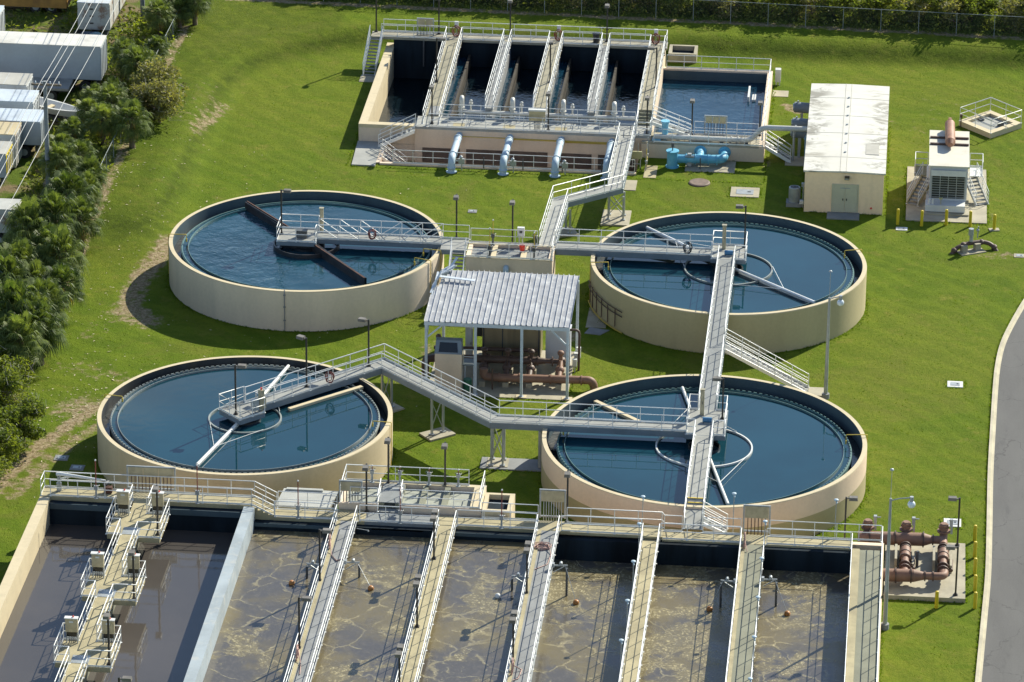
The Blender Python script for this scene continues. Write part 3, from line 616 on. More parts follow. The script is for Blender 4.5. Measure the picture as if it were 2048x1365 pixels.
# bridge over the tan tank, dog-leg down to the largest tank
A=Vector((-15.35,-20.2,ZB)); Bp=Vector((-7.55,-12.35,ZB)); Cc=Vector((.75,-20.6,ZB)); Dd=Vector((13.22,-20.6,ZB))
TB=bridge('angled bridge running from the tan tank around to the largest tank',[A,Bp,Cc,Dd],1.12,girder=.4)
b=MB(); d=(Bp-A).normalized(); n=Vector((-d.y,d.x,0)); ctr=A-d*.95-n*.3
pl=[ctr-d*1.05+n*1.0,ctr-d*1.05-n*1.25,ctr+d*.95-n*1.25,ctr+d*.95+n*1.0]
b.prism([(p.x,p.y) for p in pl][::-1],ZB-.07,ZB-.004); b.build('platform',GRATE,TB)
b=MB()
for i in range(4): b.bar(pl[i]-Vector((0,0,.2)),pl[(i+1)%4]-Vector((0,0,.2)),.06,.26)
b.build('platform_frame',GIRDER,TB)
rail([A+n*.6+d*.05,pl[3],pl[0],pl[1],pl[2],A-n*.6+d*.05],parent=TB,sp=1.2)
lamp('lamp post on the corner of the tan tank bridge platform',-16.08,-21.75,ZB,3.5,['+x']); lamp('lamp post halfway along the bridge over the tan tank',-12.1,-16.8,ZB,3.5,[150]); lamp('lamp post at the angled corner of the tan tank bridge',-8.45,-12.9,ZB,3.35,[165])
root=thing('control_cabinet','pair of grey control cabinets on the tan tank bridge','control cabinet',(-14.9,-20.9,ZB))
for k,(t,m) in enumerate(((0,GALV),(.75,STAIN))):
    p=ctr+d*(.35+t*.75)-n*1.0; b=MB(); b.obox((p.x,p.y,ZB+.62),(.5,.26,.75),math.atan2(d.y,d.x)); b.obox((p.x,p.y,ZB+.12),(.06,.06,.24),0); b.build('cabinet',m,root)
b=MB(); p=ctr+d*.95-n*.9; b.obox((p.x,p.y,ZB+.85),(.3,.3,1.3),.7); b.build('panel',STAIN,root); b=MB(); b.tube((p.x,p.y,ZB+1.5),(p.x,p.y,ZB+1.66),.06,8); b.build('beacon',RED,root)
q=A.lerp(Bp,.55)-n*.62; b=MB()
hose_coil('hose coil hanging on the rail of the tan tank bridge',(q.x,q.y,ZB+.6),.28,4,HOSER,True)
def support(label,cx,cy,ang,ztop,w=.9,padsz=(2.0,1.4),two=False):
    root=thing('bridge_support',label,'support frame',(cx,cy,0),'bridge support frames'); c,s=math.cos(ang),math.sin(ang); P=lambda u,v,z:Vector((cx+u*c-v*s,cy+u*s+v*c,z))
    rows=(-.5,.5) if two else (0,)
    for v in rows:
        for u in (-w/2,w/2): b=MB(); b.bar(P(u,v,.1),P(u,v,ztop),.13,.13) if False else b.obox(P(u,v,(ztop+.12)/2),(.13,.13,ztop-.12),ang); b.obox(P(u,v,.16),(.3,.3,.06),ang); b.build('leg',GALV,root)
        b=MB(); b.bar(P(-w/2,v+.09,.5),P(w/2,v+.09,ztop-.2),.05,.05); b.bar(P(w/2,v+.14,.5),P(-w/2,v+.14,ztop-.2),.05,.05); b.build('cross_brace',GALV,root)
    b=MB(); b.obox(P(0,0,.0),(padsz[0],padsz[1],.24),ang); b.build('concrete_base',CONC,root); return root
a45=math.atan2(Cc.y-Bp.y,Cc.x-Bp.x)+math.pi/2
support('bridge support frame on a tilted pad beside the tan tank',-3.45,-16.4,a45-.1,ZB-.45); support('bridge support frame behind the tan tank bridge corner',-7.25,-12.75,a45,ZB-.45,.8,(1.9,1.3))
support('paired bridge support frame under the bend nearest the largest tank',.95,-20.55,0,ZB-.45,.75,(1.4,1.4),True)
b=MB(); b.obox((3.72,-21.1,1.45),(.16,.16,2.6)); b.obox((3.72,-20.1,1.45),(.16,.16,2.6)); b.box(3.64,3.8,-21.0,-20.2,2.45,2.6); tag(b.build('support_post',GALV,loc=(3.72,-20.6,.1)),'grey portal post under the bridge touching the largest tank','support post')
pad('grey concrete slab under the bridge beside the largest tank',-.15,3.9,-21.5,-19.75,.09,CONCB)
support('four legged support frame under the ramped walkway corner',5.55,24.0,0,1.98,1.1,(2.1,3.0),True); support('crossed support frame where the ramped walkway starts to turn',1.75,20.6,.4,2.0,1.0,(2.2,1.6),True)
# ------------------------------------------------------------------ aeration basins in front
zL,zM,zR=3.5,2.8,2.55; YB=-66.; YF=-36.2
basin=thing('aeration_basin','large rectangular aeration basin with walkways and foamy cells','basin',(0,-45,0))
b=MB(); b.box(-26.25,-25.6,YB,-36.3,-.3,zL); b.build('left_wall',CREAM,basin)
b=MB(); b.box(-13.42,-12.75,YB,-36.3,-.3,zL); b.build('dividing_wall',BLUEWALL,basin)
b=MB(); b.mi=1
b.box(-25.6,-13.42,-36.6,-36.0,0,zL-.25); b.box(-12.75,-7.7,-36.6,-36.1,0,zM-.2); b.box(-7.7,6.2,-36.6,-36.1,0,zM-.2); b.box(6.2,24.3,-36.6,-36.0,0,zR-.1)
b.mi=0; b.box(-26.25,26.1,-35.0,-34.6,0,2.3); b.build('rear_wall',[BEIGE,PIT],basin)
b=MB(); b.box(-26.25,-12.9,YF,-34.75,zL-.25,zL); b.build('rear_deck',CONCY,basin)
b=MB(); b.box(-11.6,-5.9,YF,-34.55,zM-.2,zM); b.build('rear_deck',CONCY,basin)
b=MB(); b.box(-5.9,-1.4,YF,-34.75,zM-.2,zM-.004); b.build('rear_deck',GRATE2,basin)
b=MB(); b.box(-1.4,6.9,YF,-34.75,zM-.2,zM); b.build('rear_deck',CONCY,basin)
b=MB(); b.box(6.9,12.6,YF,-34.8,zM-.2,zM-.05); b.box(12.6,24.3,YF,-34.8,zR-.2,zR); b.build('rear_deck',CONCY,basin)
b=MB()
for k in range(4): x=-12.9+.33*k; b.box(x,x+.33,YF+.02,-34.8,zM-.2,zL-.14*(k+1)-.004)
b.build('step_flight',CONCY,basin)
# gutters under the deck edge in the middle cells
b=MB()
for x0,x1 in ((-5.4,-2.2),(.8,3.8)): b.box(x0,x1,-36.6,-36.25,zM-.32,zM-.24)
b.build('weir_lip',CREAM,basin)
b=MB(); b.box(-25.58,-13.44,-36.66,-36.603,2.86,3.24); b.build('wall_ledge',INNER,basin); b=MB(); b.box(-12.74,-7.0,-36.66,-36.603,2.34,2.58); b.build('wall_ledge',INNER,basin); b=MB(); b.box(-.8,5.5,-36.66,-36.603,2.34,2.58); b.build('wall_ledge',INNER,basin)
def wk(x0,x1,z,deck,wallm,wallw,y0=-35.9,name='walkway'):
    c=(x0+x1)/2; b=MB(); b.box(x0,x1,YB,-36.21,z-.22,z-.002); b.mi=1; b.box(c-wallw/2,c+wallw/2,YB,-36.61,-.3,z-.22); b.build(name,[deck,wallm],basin)
wk(-7.6,-6.38,zM,GRATE2 if False else CONCB,BLUEWALL,.8); wk(-1.25,-.2,zM,CONCY,CONCG,.6); wk(4.9,6.2,zM,CONCB,BLUEWALL,.9)
wk(11.42,12.4,zR,CONCY,CONCG,.6); wk(17.5,18.9,zR,CONCG,CONCG,1.0); wk(24.3,26.1,zR,CONCG,CONCG,1.5)
b=MB(); b.box(24.32,24.78,YB,-36.22,zR,zR+.06); b.build('curb',CONCY,basin)
for x,z in ((-7.5,zM),(5.0,zM),(17.6,zR)): b=MB(); b.box(x-.09,x+.13,YB,-36.3,z,z+.05); b.build('curb',CONCY,basin)
wk(-20.3,-19.22,zL,CONCY,CONCG,.4)
b=MB(); b.box(26.1,26.25,YB,-34.6,0,zR-.25); b.build('outer_wall',BEIGE,basin)
# water
def wat(x0,x1,z,m,label): b=MB(); b.quad((x0,YB,z),(x1,YB,z),(x1,-36.3,z),(x0,-36.3,z)); o=b.build('water',m,loc=((x0+x1)/2,-48,z)); struct(o); o['label']=label
wat(-25.6,-13.4,1.8,SLUDGE,'smooth brown water of the left basin')
for k,(x0,x1,z) in enumerate(((-12.75,-7.35,2.1),(-6.6,-1.0,2.1),(-.45,5.1,2.1),(6.0,11.6,1.05),(12.2,17.7,1.05),(18.7,24.5,1.05))):
    wat(x0,x1,z,foam_mat('foamy liquor %s'%'abcdef'[k],k*1.7+.6,(.56,.52,.55,.465,.465,.52)[k]),'brown foam streaked water of an aeration cell')
# guard rails on the basin
G='basin guard rails'
rail([(-26.2,-36.1,zL),(-26.2,-34.85,zL),(-12.95,-34.85,zL)],'rear guard rail on the raised left deck of the basin',group=G)
rail([(-25.6,-36.1,zL),(-20.45,-36.1,zL)],'front guard rail of the left deck, left of the mixer walkway',group=G); rail([(-19.1,-36.1,zL),(-12.95,-36.1,zL)],'front guard rail of the left deck, right of the mixer walkway',group=G)
rail([(-12.95,-34.85,zL),(-11.55,-34.85,zM)],'sloping rear handrail of the few concrete deck steps',group=G,mids=(.35,.7),sp=1); rail([(-12.95,-36.1,zL),(-11.55,-36.1,zM)],'sloping front handrail of the few concrete deck steps',group=G,mids=(.35,.7),sp=1)
rail([(-11.5,-36.1,zM),(-7.75,-36.1,zM)],'guard rail in front of the pale concrete slab',group=G); rail([(-11.5,-34.65,zM),(-7.8,-34.65,zM)],'rear guard rail beside the pale concrete slab',group=G)
rail([(-6.2,-36.1,zM),(-1.35,-36.1,zM)],'front guard rail of the deck in front of the gate chamber',group=G); rail([(-.1,-36.1,zM),(4.8,-36.1,zM)],'front guard rail between the narrow cream walkway and third walkway',group=G)
rail([(1.3,-34.85,zM),(4.8,-34.85,zM)],'short rear guard rail beside the open concrete box',group=G)
rail([(6.35,-36.1,zM-.05),(11.3,-36.1,zM-.05)],'front guard rail above the dark wall left of the tan walkway',group=G); rail([(6.6,-34.9,zM-.05),(12.5,-34.9,zM-.05),(12.65,-34.9,zR),(13.75,-34.9,zR)],'stepped rear guard rail left of the bridge foot',group=G)
rail([(12.5,-36.1,zR),(17.4,-36.1,zR)],'front guard rail above the dark wall right of the tan walkway',group=G); rail([(15.05,-34.9,zR),(17.4,-34.9,zR)],'short rear guard rail right of the bridge foot',group=G)
rail([(19.05,-36.1,zR),(24.2,-36.1,zR)],'front guard rail at the rightmost dark wall',group=G); rail([(19.2,-34.9,zR),(26.05,-34.9,zR)],'rear guard rail at the right end of the basin deck',group=G)
WN=(('first grey',-7.6,-6.38,zM,(1,1)),('narrow cream',-1.25,-.2,zM,(1,1)),('third grey',4.9,6.2,zM,(1,1)),('narrow tan',11.42,12.4,zR,(1,1)),('grey green',17.5,18.9,zR,(1,1)),('wide rightmost',24.3,26.1,zR,(1,1)))
for nm,x0,x1,z,s in WN:
    rail([(x0-.02,-36.2,z),(x0-.02,-63.5,z)],'guard rail along the left edge of the %s walkway'%nm,group='walkway guard rails',sp=1.7)
    rail([(x1+.02,-36.2 if nm!='wide rightmost' else -35.0,z),(x1+.02,-63.5,z)],'guard rail along the right edge of the %s walkway'%nm,group='walkway guard rails',sp=1.7)
# mixer platforms on the left basin walkway
MX=[(-38.0,-41.2,'nearest the left deck'),(-46.9,-49.9,'in the middle of the mixer walkway'),(-55.6,-58.6,'at the front of the mixer walkway')]
for i,(ya,yb,wh) in enumerate(MX):
    for sd in (-1,1):
        xi,xo=(-20.3,-21.15) if sd<0 else (-19.22,-17.85); xo_=xo; s_='left' if sd<0 else 'right'
        b=MB(); b.box(min(xi,xo),max(xi,xo),yb-(0 if sd<0 else .3),ya,zL-.3,zL+.004); b.build('mixer_platform',CONCY,basin)
        y2=yb-(0 if sd<0 else .3)
        rail([(xi,ya,zL),(xo+.04*sd,ya,zL),(xo+.04*sd,y2+.04,zL),(xi,y2+.04,zL)],'guard rail round the %s mixer platform %s'%(s_,wh),group='mixer platform guard rails',sp=1.1)
        cx=-20.62 if sd<0 else -18.46; cy=ya-.35
        root=thing('mixer_control_panel','tall tan mixer control panel on the %s platform %s'%(s_,wh),'control panel',(cx,cy,zL),'mixer control panels')
        b=MB(); b.box(cx-.36,cx+.36,cy-.12,cy+.12,zL+.75,zL+1.62); b.build('cabinet',STAIN,root)
        b=MB(); b.box(cx-.4,cx+.4,cy-.18,cy+.14,zL+1.62,zL+1.67); b.build('lid',WHITE,root)
        b=MB(); b.box(cx-.12,cx+.12,cy-.15,cy-.121,zL+1.36,zL+1.46); b.build('name_plate',WHITE,root)
        b=MB(); b.sphere((cx+.1,cy,zL+1.72),.06,6); b.build('beacon',RED,root)
        b=MB(); 
        for xx in (-.34,.30): b.box(cx+xx,cx+xx+.06,cy-.05,cy+.05,zL,zL+.75)
        b.box(cx-.3,cx+.3,cy-.03,cy+.03,zL+.32,zL+.38); b.build('stand',GALV,root)
        b=MB()
        for xx in (-.16,-.05,.06,.17): b.tube((cx+xx,cy,zL-.02),(cx+xx,cy,zL+.75),.025,6)
        b.build('cable_conduit',DKGREY,root)
        b=MB(); b.box(cx-.3,cx+.3,cy-.09,cy+.05,zL+.45,zL+.7); b.build('starter_box',GLASSD,root)
    rail([(-20.32,yb,zL),(-20.32,MX[i+1][0] if i<2 else -63,zL)],'left guard rail of the mixer walkway %s'%('between the first and second platforms','between the second and third platforms','in front of the third platforms')[i],group='mixer walkway guard rails')
    rail([(-19.2,yb-.3,zL),(-19.2,MX[i+1][0] if i<2 else -63,zL)],'right guard rail of the mixer walkway %s'%('between the first and second platforms','between the second and third platforms','in front of the third platforms')[i],group='mixer walkway guard rails')
    b=MB(); b.box(-20.28,-19.24,yb+.1,yb+1.1,zL,zL+.02); b.build('hatch_plate',GALV,basin)
for sx,nm in ((-20.4,'left'),(-19.12,'right')): rail([(sx,-36.2,zL),(sx,-38.0,zL)],'very short %s guard rail where the mixer walkway meets the deck'%nm,group='mixer walkway guard rails',sp=1)
lamp('lamp post on the right mixer platform nearest the left deck',-18.05,-40.95,zL,3.35,['-y']); lamp('lamp post on the right mixer platform in the middle',-18.0,-49.9,zL,3.35,['-y']); lamp('lamp post on the right mixer platform at the front',-18.0,-58.45,zL,3.4,['-y'])
lamp('lamp post on the mixer walkway cut by the bottom of the photo',-16.0,-66.3,zL,3.3,['+x'])
lamp('lamp post on the first grey walkway, farther one',-7.55,-44.8,zM,3.45,['+x']); lamp('lamp post on the first grey walkway, nearer one',-7.57,-53.85,zM,3.35,['+x'])
lamp('twin headed lamp post at the far end of the narrow cream walkway',-1.05,-40.95,zM,3.0,['+y','-y']); lamp('twin headed lamp post midway along the narrow cream walkway',-1.05,-50.25,zM,3.1,['+y','-y']); lamp('twin headed lamp post at the near end of the narrow cream walkway',-1.05,-59.4,zM,3.1,['+y','-y'])
lamp('twin headed lamp post at the far end of the third walkway',5.0,-45.1,zM,3.15,['+y','-y']); lamp('twin headed lamp post at the near end of the third walkway',5.0,-54.15,zM,3.0,['+y','-y'])
lamp('lamp post beside the dark rod gate on the first grey walkway',-5.94,-34.75,zM,3.3,['-y']); lamp('lamp post beside the grey barred gate by the third walkway',6.6,-34.75,zM-.05,3.55,['-y'])
gate_frame('sluice gate frame with dark rods on the first grey walkway',-7.68,-6.3,-34.2,zM,1.85,1,6,DKGREY,.6,'sluice gate frames'); gate_frame('sluice gate frame with grey bars at the third walkway',4.84,6.4,-33.9,zM-.2,1.95,1,8,GALV,.7,'sluice gate frames'); gate_frame('sluice gate frame with reddish rods at the grey green walkway',17.54,19.14,-34.5,zR,1.88,1,6,BROWND,.75,'sluice gate frames')
gate_frame('wide three panel sluice gate frame on the left deck',-21.0,-18.0,-34.55,zL,1.62,3,12,BROWND,.5,'sluice gate frames')
for l,x,z,h in (('on the left deck nearest the davit crane',-22.71,zL,2.6),('on the left deck, right of the three panel gate',-16.34,zL,2.6),('in front of the pale concrete slab',-10.04,zM,2.55),('in front of the gate chamber',-3.67,zM,2.55),('by the open concrete box',2.64,zM,2.6)): stem('reddish valve stem '+l,x,-36.15,z,h)
# davit crane
root=thing('davit_crane','white davit crane lying along the left deck rail','crane',(-25.2,-35.3,zL)); b=MB(); b.tube((-25.2,-35.3,zL),(-25.2,-35.3,zL+.55),.16,10); b.tube((-25.2,-35.3,zL+.55),(-25.2,-35.3,zL+1.0),.11,10); b.build('pedestal',GALV,root)
b=MB(); b.path([(-25.35,-35.3,zL+1.12),(-25.1,-35.3,zL+1.15),(-22.3,-35.05,zL+.72)],[.12,.13,.07],8); b.tube((-25.2,-35.3,zL+.8),(-24.3,-35.2,zL+1.0),.05,6); b.build('boom',WHITE,root); b=MB(); b.tube((-22.35,-35.2,zL+.55),(-22.15,-34.9,zL+.55),.16,10); b.build('winch',DKGREY,root); b=MB(); b.obox((-22.1,-35.3,zL+.25),(.5,.35,.4)); b.build('motor',RUST,root)
# tilted slab and gate chamber
b=MB(); b.prism([(-11.7,-34.52),(-8.3,-34.52),(-8.0,-32.1),(-11.5,-32.0)],2.2,zM+.08); b.box(-11.3,-9.0,-32.35,-32.1,zM+.081,zM+.2); tag(b.build('concrete_slab',mat('pale cover slab',(.36,.36,.33),.7,0,.1,.8),loc=(-10,-34,0)),'wide pale grey concrete cover slab in front of the tan tank','concrete slab')
ch=thing('gate_chamber','concrete gate chamber with sunken channels and rails behind the deck','concrete tank',(-3.3,-32.7,0)); b=MB(); x0,x1,y0,y1=-7.75,1.2,-34.45,-31.0
b.box(x0,x1,y1-.3,y1,0,3.2); b.box(x0,x0+.3,y0,y1-.3,0,3.2); b.box(x1-.7,x1,y0+.3,y1-.3,0,3.2); b.box(x0+.3,-5.25,y0,y0+.3,0,3.2); b.box(-3.9,x1,y0,y0+.3,0,3.2); b.mi=1
for xx in (-5.25,-4.2,-2.75,-1.35): b.box(xx,xx+.35,y0+.3,y1-.3,0,3.19)
b.build('wall',[PINK,CONCG],ch); b=MB(); b.box(x0+.3,-5.25,y0+.3,y1-.3,2.85,2.95); b.box(-4.9,-4.2,y0+.3,y1-.3,2.9,3.0); b.box(-3.85,-2.75,y0+.3,y1-.3,2.85,2.95); b.box(-2.4,-1.35,y0+.3,y1-.3,2.82,2.92); b.box(-1.0,x1-.7,y0+.3,y1-.3,2.82,2.92); b.build('floor',mat('pale grating floor',(.30,.31,.26),.8,0,.12,1.5,stain=(.2,.2,.16),stain_amt=.5),ch)
b=MB(); b.box(-5.2,-3.9,y0-.3,y0+.25,2.81,2.86); b.box(-5.25,-3.9,y0+.3,y1-.35,3.2,3.25); b.build('gangway',GRATE2,ch)
b=MB(); b.box(x0-.02,x1+.02,y1-.32,y1+.02,3.203,3.25); b.box(x1-.72,x1+.02,y0,y1-.32,3.203,3.25); b.build('coping',CREAM,ch)
C3='gate chamber guard rails'
rail([(x0+.1,y0+.15,3.22),(x0+.1,y1-.1,3.22),(.1,y1-.1,3.25)],'guard rail along the left and rear of the gate chamber',group=C3); rail([(1.1,y1-.1,3.25),(1.1,y0+.05,3.25)],'guard rail along the right side of the gate chamber',group=C3)
rail([(-3.8,y0+.1,3.2),(1.1,y0+.1,3.2)],'front guard rail of the gate chamber, right of the gangway',group=C3); rail([(-7.0,y0+.1,3.2),(-5.3,y0+.1,3.2)],'front guard rail of the gate chamber, left of the gangway',group=C3)
for xx,n_ in ((-5.25,'left'),(-3.88,'right')): rail([(xx,y0-.3,2.86),(xx,y0+1.5,3.22)],'%s handrail of the gangway into the gate chamber'%n_,group=C3,sp=1)
for xx,l in ((-6.0,'leftmost'),(-4.25,'second from left'),(-2.4,'second from right'),(-.55,'rightmost')): stem('small valve stem on the gate chamber rear wall, '+l,xx,y1-.3,3.25,1.15,False,'gate chamber valve stems')
for xx in (-3.6,-1.4,.05):
    pass
b=MB(); b.path([(-4.6,-32.2,2.9+.35),(-4.0,-32.2,3.3)],.05,6); b.box(-3.4,-2.9,-33.1,-32.95,2.5,2.6); b.build('sampling_pipe',WHITE,ch)
lamp('lamp post on the gate chamber rear wall, left one',-4.98,-31.25,3.2,3.2,['-y']); lamp('lamp post on the gate chamber rear wall, right one',-1.4,-31.2,3.2,3.0,['-y'])
bx=thing('open_concrete_box','open concrete box with dark interior beside the gate chamber','concrete tank',(2.2,-33.1,0)); b=MB(); x0,x1,y0,y1=1.25,3.1,-34.55,-31.9
b.box(x0,x1,y0,y0+.25,0,3.2); b.box(x0,x1,y1-.25,y1,0,3.2); b.box(x0,x0+.25,y0+.25,y1-.25,0,3.2); b.box(x1-.3,x1,y0+.25,y1-.25,0,3.2); b.build('wall',CREAM,bx); b=MB(); b.box(x0+.25,x1-.3,y0+.25,y1-.25,1.0,2.86); b.build('floor',PIT,bx)
stair('small metal steps from the bridge foot down to the deck by the reddish gate',(15.0,-33.9,3.0),(16.5,-33.9,2.2),.9,(0,1,0))
# float switches
def floatsw(label,x,y,zd,zw,sx,bx_,by,colr,gx=None):
    root=thing('float_switch',label,'float switch',(x,y,zd),'float switches'); b=MB(); b.bar((x-.1*sx,y,zd+.25),(x+.95*sx,y,zd+.3),.06,.08); b.bar((x+.1*sx,y,zd-.2),(x+.75*sx,y,zd+.22),.05,.05); b.obox((x+.05*sx,y,zd+.3),(.22,.25,.24)); b.tube((x+.55*sx,y-.12,zd+.42),(x+.55*sx,y+.12,zd+.42),.1,8); b.build('bracket',GALV,root)
    b=MB(); b.tube((x+.92*sx,y,zd+.12),(x+.92*sx,y,zw-.2),.075,8); b.build('stilling_pipe',DKGREY,root)
    b=MB(); b.tube((x+.8*sx,y,zd+.3),(bx_,by,zw+.12),.018,5); b.build('rod',GALV,root)
    b=MB(); b.sphere((bx_,by,zw+.08),.19,8); b.build('float',colr,root)
floatsw('float switch with a dark orange ball left of the first grey walkway',-7.65,-43.1,zM,2.1,-1,-9.38,-44.0,ORANGE); floatsw('float switch with a dark orange ball right of the first grey walkway',-6.35,-42.6,zM,2.1,1,-4.53,-44.2,ORANGE)
floatsw('float switch with a white ball left of the third walkway',4.88,-43.4,zM,2.1,-1,3.2,-44.4,WHITE); floatsw('float switch with an orange ball right of the third walkway',6.22,-41.6,zM,1.05,1,7.8,-42.6,ORANGE)
floatsw('float switch with a brown ball left of the grey green walkway',17.45,-42.1,zR,1.05,-1,15.9,-42.6,ORANGE); floatsw('float switch with an orange ball right of the grey green walkway',18.95,-41.6,zR,1.05,1,20.6,-42.7,ORANGE)
# hoses
hose_coil('pink hose draped on the far left rail of the first walkway',(-7.55,-40.2,zM+.55),.36,5,HOSE,True,[(-7.3,-41.2,zM+.05),(-6.9,-42,zM+.05),(-6.5,-41.6,zM+.05)],'y'); hose_coil('pink hose bundle on the near left rail of the first walkway',(-7.5,-55.3,zM+.5),.36,6,HOSE,True,[(-7.2,-56,zM+.05),(-7.1,-57.2,zM+.05)],'y')
hose_coil('pink hose coiled flat on the third walkway deck',(5.35,-38.6,zM),.55,5,HOSE,False,[(6.0,-39.6,zM+.04),(5.9,-41,zM+.04),(5.2,-41.8,zM+.04)]); hose_coil('pink hose bundle on the near left rail of the third walkway',(5.1,-55.6,zM+.45),.4,7,HOSE,True,[(5.6,-55.2,zM+.05),(5.5,-56.3,zM+.05),(5.2,-56.6,zM+.05)],'y')
hose_coil('pink hose bundle at the head of the grey green walkway',(17.7,-36.7,zR+.5),.4,7,HOSE,True,[(17.9,-37.4,zR+.05)],'y')
# thin posts with pale heads
SPM={}
def sensor(label,x,y,z,h):
    root=thing('sensor_post',label,'sensor post',(x,y,z),'thin sensor posts'); b=MB(); b.tube((x,y,z),(x,y,z+h),.03,6); b.build('pole',GALV,root); b=MB(); b.sphere((x,y,z+h+.04),.15,6,.5); b.tube((x,y,z+h-.04),(x+.05,y-.2,z+h-.1),.05,6); b.build('head',PIPEB,root)
O=('farthest','second farthest','third farthest','fourth farthest','nearest')
for i,y in enumerate((-39.6,-44.9,-50.2,-55.4)): sensor('thin post with a pale head left of the tan walkway, %s'%(O[:3]+('nearest',))[i],11.36,y,zR,2.6)
for i,y in enumerate((-38.4,-43.6,-48.9,-54.1,-59.4)): sensor('thin post with a pale head right of the grey green walkway, %s'%O[i],18.97,y,zR,2.6)
sensor('thin post with a pale head behind the deck left of the bridge foot',11.27,-34.6,zR,2.1); sensor('thin post with a pale head behind the reddish sluice gate',16.9,-34.6,zR,2.6); sensor('thin post with a pale head behind the right end of the deck',23.2,-34.6,zR,2.5)
# spray nozzle
b=MB(); b.tube((-6.3,-36.9,zM-.15),(-5.6,-36.95,zM-.22),.025,6); b.tube((-5.62,-36.95,zM-.2),(-5.55,-36.97,zM-.3),.05,6); tag(b.build('spray_nozzle',GALV,loc=(-6,-36.9,zM)),'small spray nozzle under the deck beside the first walkway','nozzle')
# ------------------------------------------------------------------ filter building at the top
FWKD=mat('rear deck concrete',(.29,.265,.2),.8,0,.12,.7)
F=thing('filter_block','large raised concrete filter block with dark cells and walkways','concrete tank',(-4,47,0)); zt=2.4; zf=1.58
b=MB(); b.box(-15.4,-14.75,37.9,57.0,-3,1.5); b.box(-14.75,-11.0,37.9,38.5,-3,1.496); b.build('outer_wall',CREAM,F)
b=MB(); b.box(-15.36,-11.0,37.88,37.899,-1.35,1.2); b.box(-11.0,7.2,37.6,37.9,-1.35,zf-.2); b.box(6.5,7.2,33.9,37.6,-1.35,-.05); b.build('front_wall',PINK,F)
b=MB(); b.box(-11.0,7.2,37.6,39.95,zf-.2,zf); b.build('front_deck',CONCM,F)
b=MB(); 
for x in (-7.6,-3.7,.3): b.box(x-.5,x+.4,37.8,38.7,zf,zf+.01)
b.build('access_hatch',CONCY,F)
b=MB(); b.box(-16.6,7.35,55.8,57.1,zt-.2,zt); b.build('rear_deck',FWKD,F)
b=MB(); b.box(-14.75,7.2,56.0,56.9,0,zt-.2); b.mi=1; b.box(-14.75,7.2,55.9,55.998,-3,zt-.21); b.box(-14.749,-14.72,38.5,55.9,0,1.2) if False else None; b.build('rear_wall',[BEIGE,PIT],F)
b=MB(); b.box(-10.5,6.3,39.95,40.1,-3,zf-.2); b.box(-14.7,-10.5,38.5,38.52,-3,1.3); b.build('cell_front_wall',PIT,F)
b=MB(); 
for x in (-12.3,-11.2): b.tube((x,55.8,0),(x,55.8,2.2),.08,6)
b.build('pipe',DKGREY,F)
def fw_(x0,x1,ww,zfr,y0,deck,trough=True):
    c=(x0+x1)/2; b=MB(); b.add([(x0,y0,zfr-.2),(x1,y0,zfr-.2),(x1,55.79,zt-.2),(x0,55.79,zt-.2),(x0,y0,zfr-.003),(x1,y0,zfr-.003),(x1,55.79,zt-.003),(x0,55.79,zt-.003)],[(3,2,1,0),(4,5,6,7),(0,1,5,4),(1,2,6,5),(2,3,7,6),(3,0,4,7)]); b.build('walkway',deck,F)
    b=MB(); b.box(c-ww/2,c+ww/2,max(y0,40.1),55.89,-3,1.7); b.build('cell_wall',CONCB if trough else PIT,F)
    if trough:
        b=MB(); b.box(x1+.55,x1+.72,40.1,55.89,-3,1.15); b.build('trough_wall',SLIME,F)
        b=MB(); b.quad((c+ww/2,40.1,.85),(x1+.55,40.1,.85),(x1+.55,55.89,.85),(c+ww/2,55.89,.85)); o=b.build('water',WATERB,loc=(c,48,.85)); struct(o)
FWK=mat('grey tan walkway concrete',(.275,.25,.175),.8,0,.12,.7,stain=(.2,.18,.13),stain_amt=.4)
fw_(-10.45,-9.2,.8,zf+.02,39.95,FWK); fw_(-5.8,-5.2,.5,zt,40.1,CONCB); fw_(-2.1,-1.05,.7,zt,40.7,FWK); fw_(2.15,2.75,.5,zt,40.1,CONCB); fw_(6.05,7.2,.9,zt,41.2,FWK,False)
b=MB(); b.box(7.0,7.2,39.95,55.9,0,1.69); b.build('side_wall',BEIGE,F)
b=MB()
for k in range(4): b.box(6.08,7.17,41.2-.32*(k+1),41.2-.32*k-.003,zf,zt-.17*(k+1))
b.build('step_flight',CONCG,F)
for x0,x1,z,m in ((-14.75,-10.2,-1.1,WATERD),(-8.5,-5.72,.12,WATERD),(-4.5,-1.9,.12,WATERD),(-.35,2.2,.12,WATERD),(3.45,6.3,.12,WATERD)):
    y0=38.5 if x0<-14 else 40.1; b=MB(); b.quad((x0,y0,z),(x1,y0,z),(x1,55.9,z),(x0,55.9,z)); o=b.build('water',m,loc=((x0+x1)/2,47,z)); struct(o); o['label']='dark water inside a filter cell'
GF='filter block guard rails'
rail([(-15.7,57.05,zt),(7.3,57.05,zt),(7.3,55.8,zt)],'long rear guard rail along the back of the filter block',group=GF,sp=1.8)
rail([(-15.75,55.85,zt),(-10.5,55.85,zt)],'front rail of the rear deck over the empty left cell',group=GF)
for x0,x1,n_ in ((-9.15,-5.85,'first'),(-5.15,-2.15,'second'),(-1.0,2.1,'third'),(2.8,6.0,'fourth')): rail([(x0,55.85,zt),(x1,55.85,zt)],'front rail of the rear deck over the %s filter cell from the left'%n_,group=GF)
WU=(('leftmost wide',-10.45,-9.2,zf,38.3),('left narrow',-5.8,-5.2,zt,40.15),('middle wide',-2.1,-1.05,zt,40.75),('right narrow',2.15,2.75,zt,40.15),('rightmost wide',6.05,7.2,zt,41.2))
